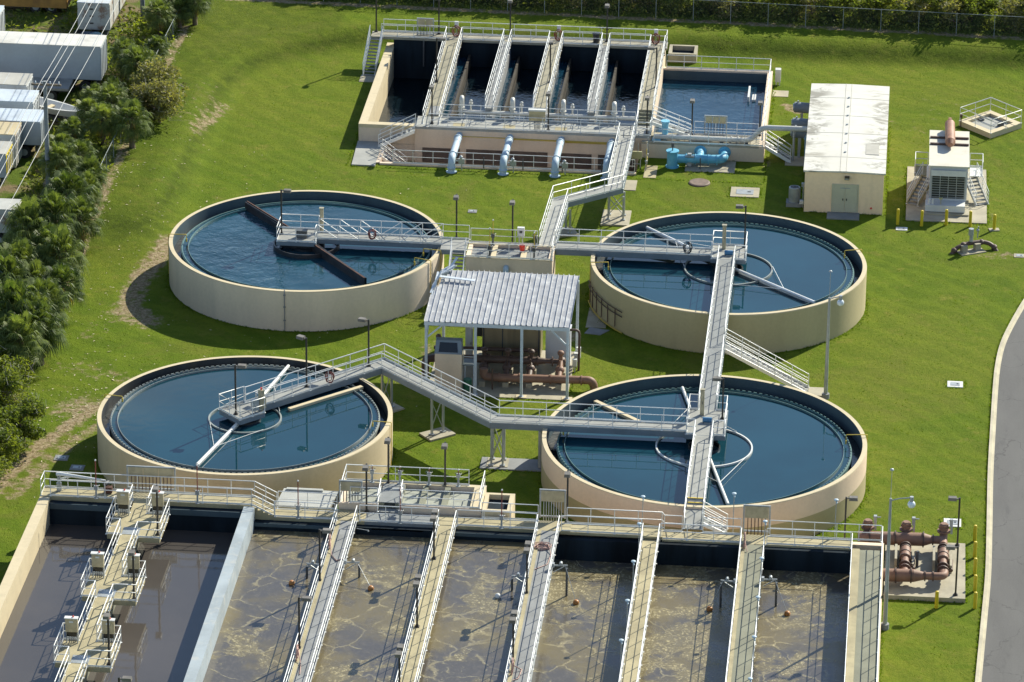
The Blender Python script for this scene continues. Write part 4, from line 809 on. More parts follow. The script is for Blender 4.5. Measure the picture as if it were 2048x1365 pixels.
for n_,x0,x1,z,y in WU:
    rail([(x0,55.8,zt),(x0,y,z)],'guard rail on the left side of the %s filter walkway'%n_,group='filter walkway guard rails',sp=1.6); rail([(x1,55.8,zt),(x1,y,z)],'guard rail on the right side of the %s filter walkway'%n_,group='filter walkway guard rails',sp=1.6)
for x,n_ in ((6.05,'left'),(7.2,'right')): rail([(x,41.2,zt),(x,39.9,zf),(x,38.0,zf)],'%s handrail of the few steps below the rightmost filter walkway'%n_,group='filter walkway guard rails',sp=1)
for x,n_ in ((-2.1,'left'),(-1.05,'right')): rail([(x,40.7,zt),(x,40.0,zf)],'short %s end rail of the middle filter walkway'%n_,group='filter walkway guard rails',sp=1)
rail([(-9.9,37.66,zf),(4.75,37.66,zf)],'front guard rail of the filter deck above the blue pipes',group=GF); rail([(6.1,37.66,zf),(7.15,37.66,zf),(7.15,38.2,zf)],'short guard rail right of the ramped walkway top',group=GF)
rail([(-9.1,39.85,zf),(5.9,39.85,zf)],'guard rail between the filter deck and the white header pipe',group=GF)
stair('metal stair at the left rear corner of the filter block',(-16.15,55.75,zt-.02),(-16.4,52.9,.06),.95,(1,0,0)); pad('small concrete pad at the foot of the rear corner stair',-17.05,-15.6,51.5,53.1,.05)
stair('open metal stair from the filter deck down to the grey slab',(-10.95,37.2,zf-.02),(-13.7,37.2,.1),.95,(0,1,0)); stair('metal stair descending into the pipe trench',(-13.3,35.3,.1),(-11.4,35.3,-1.3),.95,(0,1,0))
# trench
T=thing('pipe_trench','sunken concrete pipe trench along the front of the filter block','trench',(-3.4,35.6,-1.3)); b=MB(); b.box(-13.2,6.4,33.45,37.6,-1.45,-1.35); b.build('floor',mat('stained trench floor',(.15,.135,.115),.85,0,.25,1),T)
b=MB(); b.box(-13.2,6.4,33.15,33.45,-1.35,.14); b.box(-13.5,-13.2,33.45,37.8,-1.35,.08); b.build('wall',PINK,T); b=MB()
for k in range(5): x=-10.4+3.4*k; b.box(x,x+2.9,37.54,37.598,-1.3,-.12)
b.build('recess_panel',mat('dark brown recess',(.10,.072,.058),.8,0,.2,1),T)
b=MB(); b.add([(-15.3,32.7,0),(-13.5,32.7,0),(-13.5,37.85,0),(-15.45,37.85,0),(-15.3,32.7,.11),(-13.5,32.7,.11),(-13.5,37.85,.11),(-15.45,37.85,.11)],[(4,5,6,7),(0,1,5,4),(1,2,6,5),(3,0,4,7)]); tag(b.build('concrete_slab',CONCM,loc=(-14.4,35,0)),'grey concrete slab beside the pipe trench at the left corner','concrete slab')
rail([(-12.2,33.3,.12),(6.3,33.3,.12)],'guard rail along the lawn edge of the pipe trench',group=GF,sp=1.55)
for i,(x,n_) in enumerate(((-7.6,'leftmost'),(-3.65,'second from left'),(.3,'third from left'),(4.2,'rightmost, behind the ramped walkway'))):
    root=thing('effluent_pipe','pale blue elbow pipe over the trench, '+n_,'pipe',(x,32.4,0),'pale blue elbow pipes'); b=MB(); b.path(bend([(x+.05,37.6,1.0),(x,32.45,1.0),(x,32.3,-.05)],.55,6),.27,14); b.build('pipe',PIPEB,root)
    for y in (33.3,36.9): b=MB(); b.tube((x+.02,y-.05,1.0),(x+.02,y+.05,1.0),.33,14); b.build('flange',PIPEB,root)
    b=MB(); b.tube((x,32.3,.30),(x,32.3,.38),.33,14); b.tube((x,32.3,-.02),(x,32.3,.04),.42,14); b.build('flange',PIPEB,root)
    v=thing('pressure_gauge','small valve with gauge beside the pale blue pipe, '+n_,'valve',(x+.75,32.7,0),'trench side valves'); b=MB(); b.box(x+.5,x+.95,32.6,32.8,.55,.95); b.sphere((x+.7,32.6,1.1),.14,6); b.tube((x+.75,32.7,0),(x+.75,32.7,.55),.05,6); b.tube((x+.3,32.7,.75),(x+.5,32.7,.75),.06,6); b.build('valve_body',GALV,v)
b=MB()
for k in range(4): b.tube((-5.2+3.0*k,33.05,.1),(-5.2+3.0*k,33.05,1.0),.05,6)
tag(b.build('conduit_posts',DKGREY,loc=(-1,33.05,0)),'dark conduit stubs along the trench edge','conduit')
b=MB(); 
for i,z in enumerate((.93,.86,.79)): x=-7.3+3.9*i; b.path([(x-.5,37.57,z+.22),(x-.2,37.55,z),(5.6,37.55,z-.02)],.03,5)
tag(b.build('chemical_pipe',YELP,loc=(0,37.55,.9)),'thin yellow chemical pipes along the pink front wall','pipe')
# header pipe with goosenecks
H=thing('header_pipe','white header pipe with goosenecks across the filter cells','pipe',(-.5,40.3,2.1)); b=MB(); b.path([(-7.9,40.3,2.1),(-7.2,40.3,1.95),(5.9,40.3,1.95)],.17,12); b.build('pipe',PIPEW,H)
for x in (-7.65,-3.7,.25,4.2):
    b=MB(); b.path(bend([(x,40.3,.2),(x,40.3,3.0),(x,40.75,3.05),(x,40.85,2.1)],.25,5),.17,12); b.tube((x,40.3,1.68),(x,40.3,1.74),.26,12); b.tube((x,40.3,2.3),(x,40.3,2.36),.26,12); b.build('gooseneck',PIPEW,H)
    v=thing('air_valve','small white air release valve beside the gooseneck %s'%({-7.65:'at the leftmost cell',-3.7:'at the second cell',.25:'at the third cell',4.2:'at the fourth cell'}[x]),'valve',(x+.7,40.6,2.0),'air release valves'); b=MB(); b.tube((x+.7,40.6,1.9),(x+.7,40.6,2.6),.07,8); b.sphere((x+.7,40.6,2.75),.13,6); b.box(x+.55,x+.85,40.5,40.7,2.5,2.6); b.build('valve_body',PIPEW,v)
for x in (-5.5,-2.6,1.5,3.2): b=MB(); b.box(x-.05,x+.05,40.25,40.35,.2,1.8); b.build('bracket',GALV,H)
LU='lamp posts on the filter block'
for l,x,y,z,h,d in (('at the left rear corner of the filter block',-16.3,57.0,zt,3.3,'-y'),('on the rear deck, second from the left',-11.2,57.0,zt,3.3,'-y'),('on the rear deck behind the left narrow walkway',-5.4,56.95,zt,3.3,'-y'),('on the rear deck behind the right narrow walkway',2.44,56.8,zt,3.25,'-y'),
 ('halfway along the leftmost wide filter walkway',-10.3,46.9,zt-.4,3.6,'+x'),('at the front of the leftmost wide filter walkway',-9.75,38.4,zf,3.2,'-y'),('halfway along the middle wide filter walkway',-1.3,46.6,zt,3.2,'+y'),('in front of the middle wide filter walkway',-.7,37.95,zf,3.2,'-y'),('halfway along the rightmost wide filter walkway',7.05,46.4,zt,3.3,'-x'),('at the steps of the rightmost wide filter walkway',6.9,37.9,zf,3.2,'-y'),('at the stair foot in front of the blue clear basin',10.3,39.15,1.25,3.0,'-y'),('at the front right corner of the blue clear basin',15.5,39.6,1.25,2.9,'-y')): lamp('lamp post '+l,x,y,z,h,[d],LU)
gate_frame('small sluice gate frame on the rear deck of the filter block',-12.9,-11.6,56.6,zt,1.45,2,4,DKGREY,.6,'sluice gate frames'); gate_frame('sluice gate frame with dark rods at the front of the clear basin',11.28,12.95,39.3,1.25,1.6,3,6,DKGREY,.5,'sluice gate frames')
root=thing('control_cabinet','wide tan control panel on legs on the front filter deck','control panel',(-1.5,37.95,zf)); b=MB(); b.box(-2.2,-.95,37.85,38.05,zf+.75,zf+1.55); b.build('cabinet',STAIN,root); b=MB(); b.box(-2.25,-.9,37.8,38.1,zf+1.55,zf+1.68); b.build('lid',WHITE,root); b=MB()
for x in (-1.75,-1.65,-1.55,-1.45,-1.35): b.tube((x,37.95,zf),(x,37.95,zf+.75),.03,6)
b.build('conduit',DKGREY,root); b=MB(); b.box(-2.15,-2.08,37.9,38,zf,zf+.75); b.box(-1.05,-.98,37.9,38,zf,zf+.75); b.build('leg',GALV,root)
for x,l in ((-10.25,'at the head of the leftmost wide walkway'),(-1.95,'at the head of the middle wide walkway'),(5.9,'at the head of the rightmost wide walkway')):
    hose_coil('red hose coil %s of the filter block'%l,(x+.5,56.6,zt+.5),.33,4,HOSER,True); root=thing('hose_station','small white hose station box '+l,'hose station',(x+.5,56.85,zt),'hose stations'); b=MB(); b.box(x+.35,x+.65,56.75,56.9,zt+.75,zt+1.2); b.build('box',WHITE,root); b=MB(); b.tube((x+.5,56.82,zt),(x+.5,56.82,zt+.75),.03,6); b.build('post',GALV,root)
b=MB(); b.lathe((1.6,56.5,zt),[(.01,0),(.24,0),(.29,.72),(.32,.74),(.3,.8),(.01,.84)],16); tag(b.build('trash_bin',mat('black plastic',(.02,.022,.025),.4),loc=(1.6,56.5,zt)),'black trash bin on the rear deck','bin')
cb=thing('control_box','open faced control box on a rack beside the ramped walkway top','control box',(6.4,35.3,0)); b=MB(); b.box(5.95,6.75,34.7,34.85,.75,1.35); b.build('cabinet',OLIVE,cb); b=MB(); b.box(6.0,6.07,34.75,34.83,0,.75); b.box(6.6,6.67,34.75,34.83,0,.75); b.box(6.07,6.6,34.77,34.81,.3,.36); b.build('stand',GALV,cb); b=MB(); b.tube((6.45,34.8,1.35),(6.45,34.8,1.95),.03,6); b.build('aerial',GALV,cb)
pr=thing('pipe_rack','narrow rack of small pipes and valves at the end of the pink wall','pipe rack',(7.15,35.5,0)); 
for k in range(4): b=MB(); y=34.2+.75*k; b.tube((7.1,y,0),(7.1,y,1.3+.2*k),.04,6); b.sphere((7.1,y,.8),.1,6); b.tube((7.1,y,.5),(7.1,y+.5,.5),.04,6); b.build('pipe',(GALV,YELP,PIPEW,GALV)[k],pr)
# clear basin on the right
K=thing('clear_basin','low concrete basin of clear blue water right of the filter cells','concrete tank',(11.5,46,0)); b=MB(); b.mi=0
b.box(7.2,15.95,54.15,54.55,0,1.25); b.box(15.55,15.95,37.15,54.15,0,1.25); b.box(6.55,15.95,37.1,37.15,-.1,1.1); b.mi=1; b.box(7.2,15.55,54.1,54.149,0,1.1); b.box(15.5,15.549,39.4,54.1,0,1.1); b.box(7.2,15.55,39.36,39.4,0,1.0); b.build('wall',[PINK,INNER],K)
b=MB(); b.box(6.55,15.55,37.15,39.36,1.05,1.252); b.build('front_deck',CONC,K)
b=MB(); b.quad((7.2,39.4,.35),(15.5,39.4,.35),(15.5,54.1,.35),(7.2,54.1,.35)); o=b.build('water',WATERB,loc=(11.4,46,.35)); struct(o); o['label']='rippled blue water of the clear basin'
b=MB(); b.box(14.15,14.3,49.6,52.2,.2,.75); b.box(14.5,14.8,49.7,51,.2,.5); b.build('outlet_baffle',WHITE,K)
rail([(7.45,54.35,1.25),(15.8,54.35,1.25)],'rear guard rail of the clear blue basin',group=GF); rail([(15.78,54.3,1.25),(15.78,38.6,1.25)],'right side guard rail of the clear blue basin',group=GF); rail([(10.5,39.25,1.25),(15.4,39.25,1.25)],'guard rail between the clear basin water and its deck',group=GF); rail([(7.5,37.2,1.25),(15.85,37.2,1.25)],'front guard rail of the clear basin deck',group=GF)
stair('metal stair from the filter walkway down to the clear basin deck',(7.25,39.0,zt),(10.3,39.0,1.28),.95,(0,1,0)); stair('concrete and metal stair at the right end of the clear basin',(16.0,38.0,1.22),(18.0,37.7,.06),1.0,(0,1,0)); pad('small concrete pad with a pipe post by the white roofed building',17.6,19.1,36.6,38.6,.06)
hp=thing('air_pipe','off white air pipe crossing to the white roofed building','pipe',(13,37.75,1.5)); b=MB(); b.path(bend([(7.45,37.75,1.52),(14.9,37.75,1.5),(15.7,37.75,2.6),(19.35,37.75,2.62)],.5,6),.21,12); b.build('pipe',PIPEW,hp)
for x in (13.4,13.9): b=MB(); b.tube((x,37.75,1.5),(x+.06,37.75,1.5),.3,12); b.build('flange',PIPEW,hp)
for x in (12.7,14.6): b=MB(); b.box(x-.12,x+.12,37.6,37.9,1.25,1.35); b.build('saddle',DKGREY,hp)
b=MB(); b.tube((18.2,37.75,.05),(18.2,37.75,2.42),.09,8); b.build('support_leg',GALV,hp)
b=MB(); b.box(7.35,8.0,37.5,38.0,1.25,1.35); b.tube((8.3,37.9,1.25),(8.3,37.9,1.5),.16,10); b.tube((8.3,37.9,1.5),(8.3,37.9,2.65),.22,12,.26); b.tube((8.3,37.9,2.65),(8.3,37.9,2.78),.34,12); tag(b.build('valve_actuator',mat('sky blue casting',(.22,.52,.68),.4),loc=(8.3,37.9,1.25)),'sky blue upright valve actuator below the stair','valve')
bp=thing('pump_pipework','bright blue pipework on a small pad before the clear basin','pipe',(11,35.6,0)); b=MB(); b.tube((9.05,35.35,-.02),(9.05,35.35,1.25),.42,18); b.tube((9.05,35.35,1.25),(9.05,35.35,1.33),.5,18); b.tube((9.05,35.35,0),(9.05,35.35,.08),.52,18); b.build('vertical_pipe',PIPEC,bp)
b=MB(); b.path(bend([(9.3,35.5,.62),(12.95,35.75,.62),(12.95,37.12,.62)],.6,6),.34,14); b.build('main_pipe',PIPEC,bp); b=MB(); b.path([(11.1,35.7,.62),(11.1,37.12,.75)],.32,14); b.build('branch_pipe',PIPEC,bp)
for x in (10.05,10.75,11.75,12.4): b=MB(); b.tube((x,35.57,.62),(x+.07,35.575,.62),.42,14); b.build('flange',PIPEC,bp)
for x in (11.1,12.95): b=MB(); b.tube((x,37.02,.7),(x,37.09,.7),.48,16); b.build('flange',PIPEC,bp)
b=MB(); b.tube((9.05,35.35,1.33),(9.05,35.35,1.9),.05,6); b.tube((9.05,35.35,1.6),(9.05,35.35,1.95),.11,8); b.build('air_vent',DKGREY,bp); b=MB(); b.box(10.2,10.5,35.3,35.6,.1,1.1); b.tube((10.05,35.3,.9),(10.7,35.3,.9),.09,8); b.build('valve',GALV,bp)
b=MB(); b.tube((11.2,34.95,0),(11.2,34.95,.95),.05,6); b.build('post',DKGREY,bp)
pad('concrete pad under the bright blue pipework',10.05,13.85,34.45,36.9,.06); pad('narrow tan slab beside the pipe rack',7.0,7.95,32.7,35.3,.04,CONCY); pad('pale slab at the foot of the support frame',4.9,6.6,29.9,32.0,.05); 
b=MB(); b.lathe((11.3,32.1,0),[(.01,.12),(.72,.12),(.8,.08),(.85,-.05)],28); tag(b.build('manhole_cover',mat('manhole iron',(.16,.11,.085),.7,0,.2,3),loc=(11.3,32.1,0)),'round brown manhole cover on the lawn before the blue pipework','manhole cover')
def vbox(label,x0,x1,y0,y1,z,m,hatch=True):
    root=thing('valve_box',label,'valve box',((x0+x1)/2,(y0+y1)/2,0),'flush concrete lids'); b=MB(); b.box(x0,x1,y0,y1,-.1,z); b.build('slab',m,root); cx,cy=(x0+x1)/2,(y0+y1)/2
    if hatch: w,h=(x1-x0)*.3,(y1-y0)*.25; b=MB(); b.box(cx-w,cx+w,cy-h,cy+h,z,z+.025); hh=b.build('hatch',GALV,root); b=MB(); b.box(cx+w*.3,cx+w*.7,cy-.05,cy+.05,z+.025,z+.05); b.build('handle',DKGREY,hh)
vbox('cream valve box lid with a grey hatch before the clear basin',13.75,15.9,29.5,31.5,.06,CONC); vbox('pale valve box lid on the lawn near the splitter box',-5.5,-4.85,23.9,24.5,.05,CONCB); vbox('white valve box lid beside the road, alone on the lawn',30.15,31.2,-4.6,-3.6,.05,WHITE); vbox('white valve box lid behind the brown pump pipework',30.0,31.1,-26.9,-25.7,.05,WHITE)
vbox('small white lid on the lawn before the generator',26.25,27.1,24.1,24.7,.04,WHITE); vbox('small tan lid at the right edge near the brown pipe arch',34.9,35.7,19.7,20.4,.04,CONC); vbox('pale lid in the shadow left of the tan tank, farther one',-27.9,-27.0,-23.3,-22.5,.05,CONCB); vbox('pale lid in the shadow left of the tan tank, nearer one',-26.6,-25.7,-24.7,-23.9,.05,CONCB)
pad('plain pale slab right of the clear basin',16.05,17.3,52.0,53.4,.04); pad('small pale slab left of the generator',28.0,29.0,35.3,37.3,.05)
b=MB(); b.box(16.15,16.6,54.6,55.1,.3,1.35); b.box(16.2,16.3,54.7,54.8,0,.3); b.box(16.45,16.55,54.7,54.8,0,.3); tag(b.build('meter_cabinet',WHITE,loc=(16.4,54.9,0)),'white meter cabinet outside the clear basin corner','cabinet')
root=thing('concrete_vault','small open concrete vault behind the filter block','concrete tank',(8.2,60.4,0)); b=MB(); b.box(7.3,9.6,59.2,59.45,0,.75); b.box(7.3,9.6,61.2,61.45,0,.75); b.box(9.35,9.6,59.45,61.2,0,.75); b.box(7.3,7.55,59.45,61.2,0,.75); b.build('wall',CONC,root); b=MB(); b.box(7.55,9.35,59.45,61.2,.3,.35); b.build('floor',PIT,root)

# ------------------------------------------------------------------ white roofed building
Bd=thing('blower_building','beige single storey building with a white flat roof','building',(22.2,36.6,0)); x0,x1,y0,y1=19.35,25.2,27.1,46.1
b=MB(); b.box(x0,x1,y0,y1,-.1,3.2); b.build('wall',mat('beige render',(.86,.65,.43),.8,0,.05,.3,stain=(.5,.4,.27),stain_amt=.3,streak=True,bump=.1),Bd)
b=MB(); xm=(x0+x1)/2; E=.12; RG=.07
b.add([(x0-E,y0-E,3.2),(xm,y0-E,3.2+RG),(x1+E,y0-E,3.2),(x0-E,y1+E,3.2),(xm,y1+E,3.2+RG),(x1+E,y1+E,3.2),(x0-E,y0-E,3.32),(xm,y0-E,3.32+RG),(x1+E,y0-E,3.32),(x0-E,y1+E,3.32),(xm,y1+E,3.32+RG),(x1+E,y1+E,3.32)],[(6,7,10,9),(7,8,11,10),(0,1,7,6),(1,2,8,7),(3,9,10,4),(4,10,11,5),(0,6,9,3),(2,5,11,8),(0,3,4,1),(1,4,5,2)]); rm,rnt,RN,RLk=nodes('stained roof membrane'); rp=RN('NewGeometry').outputs['Position']; rs=RN('SeparateXYZ'); RLk(rp,rs.inputs[0]); rd=math_(rnt,'ABSOLUTE',math_(rnt,'SUBTRACT',rs.outputs[0],22.3))
rmask=math_(rnt,'MULTIPLY',ramp(rnt,rd,.9,2.3,.10,1),ramp(rnt,noise(rnt,vscale(rnt,rp,(.8,1.3,1)),.55,7,.72,.8).outputs[0],.46,.60)); rc=mixc(rnt,math_(rnt,'MULTIPLY',rmask,.9),(.58,.565,.51),(.20,.185,.15)); rc=mixc(rnt,ramp(rnt,noise(rnt,rp,.25,4).outputs[0],.4,.65,0,.3),rc,(.52,.48,.39))
rb_=RN('BsdfPrincipled',Roughness=.7); RLk(rc,rb_.inputs['Base Color']); finish(rnt,rb_); rf=b.build('roof',rm,Bd)
b=MB()
for y in (30.0,35.2,39.0,43.0):
    b.bar((x0-E,y,3.328),(xm,y,3.328+RG),.05,.012); b.bar((xm,y,3.328+RG),(x1+E,y,3.328),.05,.012)
for xx in (xm-.35,xm+.1): b.box(xx,xx+.04,y0-E,y1+E,3.36,3.402)
b.box(23.75,24.75,30.8,33.0,3.33,3.38)
b.build('roof_seam',mat('roof seam',(.40,.38,.33),.7,0,.1,1),rf)
b=MB()
for k in range(7): b.tube((xm-.05,31+2.0*k,3.38),(xm-.05,31+2.0*k,3.47),.09,8)
b.build('roof_vent',GALV,rf)
dr=None
for k in (0,1):
    xa=21.45+.93*k; b=MB(); b.box(xa,xa+.91,y0-.06,y0-.003,.12,2.25); d_=b.build('door',DOORG,Bd); b=MB(); hx=xa+(.74 if k==0 else .08); b.box(hx,hx+.07,y0-.1,y0-.061,1.05,1.2); b.build('handle',BLACK,d_)
b=MB(); b.box(21.38,21.449,y0-.07,y0-.003,.1,2.33); b.box(23.311,23.38,y0-.07,y0-.003,.1,2.33); b.box(21.45,23.31,y0-.07,y0-.003,2.255,2.33); b.build('door_frame',DOORG,Bd)
b=MB(); b.box(22.0,22.75,y0-.072,y0-.062,1.98,2.07); b.build('door_sign',GALV,Bd)
b=MB(); b.box(22.3,22.65,y0-.2,y0-.003,2.72,2.98); wl=b.build('wall_light',BLACK,Bd); b=MB(); b.box(22.33,22.62,y0-.21,y0-.201,2.75,2.85); b.build('lens',GALV,wl)
b=MB(); b.sphere((24.35,y0-.05,.5),.08,6); b.build('hose_bib',RED,Bd)
b=MB(); b.box(22.6,24.2,y1+.12,y1+.9,2.9,3.05); b.build('canopy',CONCY,Bd)
b=MB(); b.box(19.1,19.35,28.3,28.6,1.5,1.75); b.tube((19.25,27.9,0),(19.25,27.9,2.0),.04,6); b.build('meter',GALV,Bd)
for i,(y,n_) in enumerate(((44.0,'farthest'),(40.4,'middle'),(38.4,'nearest'))):
    root=thing('blower_silencer','grey cylindrical blower silencer left of the building, '+n_,'silencer',(18.6,y,0),'blower silencers'); b=MB(); b.tube((18.0,y,2.1),(19.34,y,2.05),.42,14); b.build('cylinder',GIRDER,root); b=MB(); b.tube((17.9,y,2.1),(18.05,y,2.1),.3,12); b.tube((18.3,y,2.4),(18.3,y,2.65),.07,8); b.build('nozzle',GALV,root); b=MB(); b.box(18.5,18.7,y-.15,y+.15,0,1.7); b.build('leg',GALV,root)
b=MB(); b.tube((19.15,36.6,0),(19.15,36.6,2.5),.1,8); b.tube((19.15,36.6,2.2),(19.15,36.6,2.35),.16,8); tag(b.build('standpipe',mat('blue standpipe',(.12,.22,.3),.5),loc=(19.15,36.6,0)),'slim blue standpipe against the building wall','pipe')
pad('concrete doorstep before the sage double door',21.1,23.5,25.75,27.03,.1,CONCB)
ac=thing('air_conditioner','tall round grey air conditioner unit left of the building','air conditioner',(18.6,28.3,0)); b=MB(); b.lathe((18.6,28.4,.3),[(.01,0),(.42,0),(.42,1.12),(.38,1.15),(.34,1.15),(.34,1.05),(.01,1.05)],24)
for k in range(24): a=2*math.pi*k/24; b.obox((18.6+.425*math.cos(a),28.4+.425*math.sin(a),.86),(.03,.03,1.0),a)
b.build('casing',GALV,ac); b=MB(); b.lathe((18.6,28.4,1.4),[(.05,0),(.33,.0)],16); 
for k in range(4): b.obox((18.6,28.4,1.42),(.6,.1,.02),k*.785)
b.build('fan',DKGREY,ac); b=MB(); b.box(18.0,19.2,27.9,28.9,0,.3); b.build('base',CONCB,ac); b=MB(); b.box(19.0,19.3,27.7,27.95,.35,.6); b.build('disconnect_box',WHITE,ac)

# ------------------------------------------------------------------ generator
pad('large concrete pad under the standby generator',26.95,32.95,26.1,37.35,.08,CONC)
gn=thing('generator','white enclosed standby generator with a rusty roof silencer','generator',(30,32,0)); b=MB(); b.box(28.6,31.4,28.7,36.1,.75,3.45); b.build('enclosure',TRAILW,gn); b=MB(); b.box(28.5,31.5,28.55,36.2,3.452,3.54); b.build('roof',mat('generator roof',(.58,.545,.45),.6,0,.06,.5,stain=(.38,.34,.27),stain_amt=.45),gn)
b=MB(); b.box(28.75,31.25,28.63,28.697,.95,2.75); b.build('radiator_grille',mat('radiator black',(.025,.03,.028),.5),gn); b=MB()
for k in range(5): x=28.75+.61*k; b.box(x,x+.05,28.58,28.629,.95,2.75)
for k in range(10): z=1.03+.19*k; b.box(28.8,31.2,28.6,28.626,z,z+.03)
b.build('grille_bar',GALV,gn); b=MB(); b.box(28.7,31.3,28.5,28.62,2.75,3.2); b.build('hood',WHITE,gn)
b=MB(); b.box(28.35,31.3,27.6,28.69,.25,.75); b.box(28.4,31.25,28.69,36.1,.2,.745); b.build('fuel_tank',WHITE,gn)
b=MB(); b.box(28.15,31.6,27.3,36.2,.08,.2); b.build('skid',CONC,gn)
b=MB()
for x in (28.65,28.9): b.tube((x,27.9,.75),(x,27.9,1.15),.08,8)
b.build('filler_cap',WHITE,gn); b=MB(); b.tube((29.5,27.8,.75),(29.5,27.8,1.2),.03,6); b.tube((29.5,27.8,1.2),(29.5,27.8,1.32),.14,8); b.build('vent',OLIVE,gn)
b=MB(); b.tube((30.05,32.3,4.05),(30.0,36.3,4.05),.38,18); b.tube((30.05,31.9,4.0),(30.05,32.3,4.05),.2,12,.38); b.tube((30.0,36.3,4.05),(30.0,36.7,4.1),.3,12,.16); b.tube((30.0,36.5,4.1),(30.0,36.5,4.45),.14,10); b.build('exhaust_silencer',mat('rust exhaust',(.27,.13,.075),.6,0,.25,1.5,stain=(.42,.26,.18),stain_amt=.6),gn)
for y in (33.0,34.4): b=MB(); b.box(28.55,31.45,y,y+.16,3.55,3.68); b.box(28.55,31.45,y-.04,y+.2,3.545,3.57); b.build('silencer_rail',BROWND,gn)
stair('metal steps on the left side of the generator',(28.5,31.2,1.7),(27.4,29.2,.1),.9,(.87,-.48,0),matl=CONCY); stair('metal steps on the right side of the generator',(31.65,31.6,1.7),(32.6,29.8,.1),1.0,(.88,.47,0),matl=WHITE)
rail([(28.45,33.2,1.75),(27.5,33.2,1.75),(27.5,31.6,1.75)],'tan landing rail on the left side of the generator'); b=MB(); b.box(27.45,28.38,31.2,33.2,1.66,1.73); tag(b.build('landing',CONCY,loc=(28,32.2,1.7)),'tan metal landing on the left side of the generator','landing')
b=MB(); b.box(31.62,32.6,31.5,33.4,1.66,1.73); tag(b.build('landing',WHITE,loc=(32,32.4,1.7)),'white metal landing on the right side of the generator','landing'); rail([(32.55,31.6,1.75),(32.55,33.4,1.75),(31.6,33.4,1.75)],'white landing rail on the right side of the generator')
# ------------------------------------------------------------------ bollards
BO={}
def bollard(label,x,y,z=0,h=1.1):
    root=thing('bollard',label,'bollard',(x,y,z),'yellow bollards')
    if not BO:
        b=MB(); b.lathe((0,0,0),[(.115,-.1),(.115,1.02),(.09,1.08),(.001,1.11)],14); o=b.build('post',YEL); BO['m']=o.data; bpy.data.objects.remove(o)
    child_copy(BO['m'],'post',root,(0,0,0),None,(1,1,h/1.1))
for x,y,h,l in ((26.36,25.3,1.25,'leftmost in the row before the generator'),(28.13,25.2,1.25,'second from left in the row before the generator'),(29.94,25.6,1.25,'middle one of the row before the generator'),(31.71,25.5,1.25,'fourth from left in the row before the generator'),(33.48,25.0,1.25,'rightmost before the generator, on its own small base')): bollard('yellow bollard, '+l,x,y,0,h)
b=MB(); b.obox((33.48,25.0,.02),(.75,.5,.1),.2); tag(b.build('concrete_footing',CONC,loc=(33.48,25,0)),'rough concrete footing under the rightmost generator bollard','footing')
for i,(y,l) in enumerate(((-38.4,'nearest the camera in the row by the kerb'),(-36.0,'second nearest in the row by the kerb'),(-33.6,'middle one of the row by the kerb'),(-31.2,'second farthest in the row by the kerb'),(-28.8,'farthest in the row by the kerb'))): bollard('yellow bollard, '+l,31.95,y,0,1.12)
bollard('yellow bollard, alone in front of the brown pump pad',29.6,-38.6,0,1.15); bollard('yellow bollard, mostly hidden behind the brown pumps',29.85,-28.9,0,1.1)
# ------------------------------------------------------------------ diamond vault
vt=thing('valve_vault','diamond set concrete vault with a grey recessed lid','vault',(33.3,47,0)); cx,cy=33.3,47.1
def dia(s): return [(cx-2.46*s,cy),(cx,cy-2.67*s),(cx+2.46*s,cy),(cx,cy+2.67*s)]
o_,i_=dia(1),dia(.72); b=MB(); 
for k in range(4):
    p,q=o_[k],o_[(k+1)%4]; u,w_=i_[k],i_[(k+1)%4]
    b.quad((*p,.42),(*q,.42),(*w_,.42),(*u,.42)); b.quad((*p,-.1),(*q,-.1),(*q,.42),(*p,.42)); b.quad((*u,.42),(*w_,.42),(*w_,.05),(*u,.05))
b.build('curb',CREAM,vt); b=MB(); b.quad(*[(x,y,.2) for x,y in i_]); b.build('lid',CONCM,vt); b=MB(); b.obox((34.1,46.9,.33),(.45,.3,.25),.78); b.build('hatch',DKGREY,vt); b=MB(); b.obox((32.6,47.9,.27),(.4,.3,.12),.7); b.build('hatch',DKGREY,vt)
dd=dia(.97); rail([(*dd[0],.42),(*dd[3],.42),(*dd[2],.42),(*dd[1],.42),(*dd[0],.42)],'square guard rail round the diamond set vault',toe=False,sp=1.6)
b=MB(); b.tube((31.0,46.5,.1),(31.0,46.5,1.0),.05,6); b.box(30.9,31.1,46.4,46.6,.9,1.15); tag(b.build('valve_post',BROWND,loc=(31,46.5,0)),'small dark valve post at the vault corner','valve')
# ------------------------------------------------------------------ brown pipe arch
ar=thing('hydrant_valve','brown arched pipe with a grey valve on rough concrete blocks','valve',(31.7,20.6,0)); b=MB(); b.path(bend([(30.3,19.9,-.15),(30.7,20.2,.38),(31.5,20.7,.55),(32.6,21.2,.55),(33.3,21.2,.36),(33.7,20.9,-.15)],.35,4),.16,10); b.build('pipe',BROWND,ar)
for t in ((30.55,20.08,.2),(31.2,20.5,.5),(32.5,21.15,.53),(33.45,21.1,.2)): b=MB(); b.sphere(t,.24,6,.9); b.build('joint',BROWND,ar)
for x,y in ((31.25,20.25),(32.2,20.8)): b=MB(); b.obox((x,y,.25),(.42,.42,.62),.5); b.build('block',CONC,ar)
b=MB(); b.obox((31.8,20.4,.0),(2.0,.9,.14),.5); b.build('base',CONC,ar); b=MB(); b.tube((31.75,20.75,.7),(31.75,20.75,1.15),.14,10); b.tube((31.72,20.75,1.2),(31.72,20.75,1.7),.2,10); b.tube((32.2,21.0,.9),(32.25,21.0,1.8),.05,6); b.sphere((32.2,21,1.5),.12,6); b.build('valve',GALV,ar)
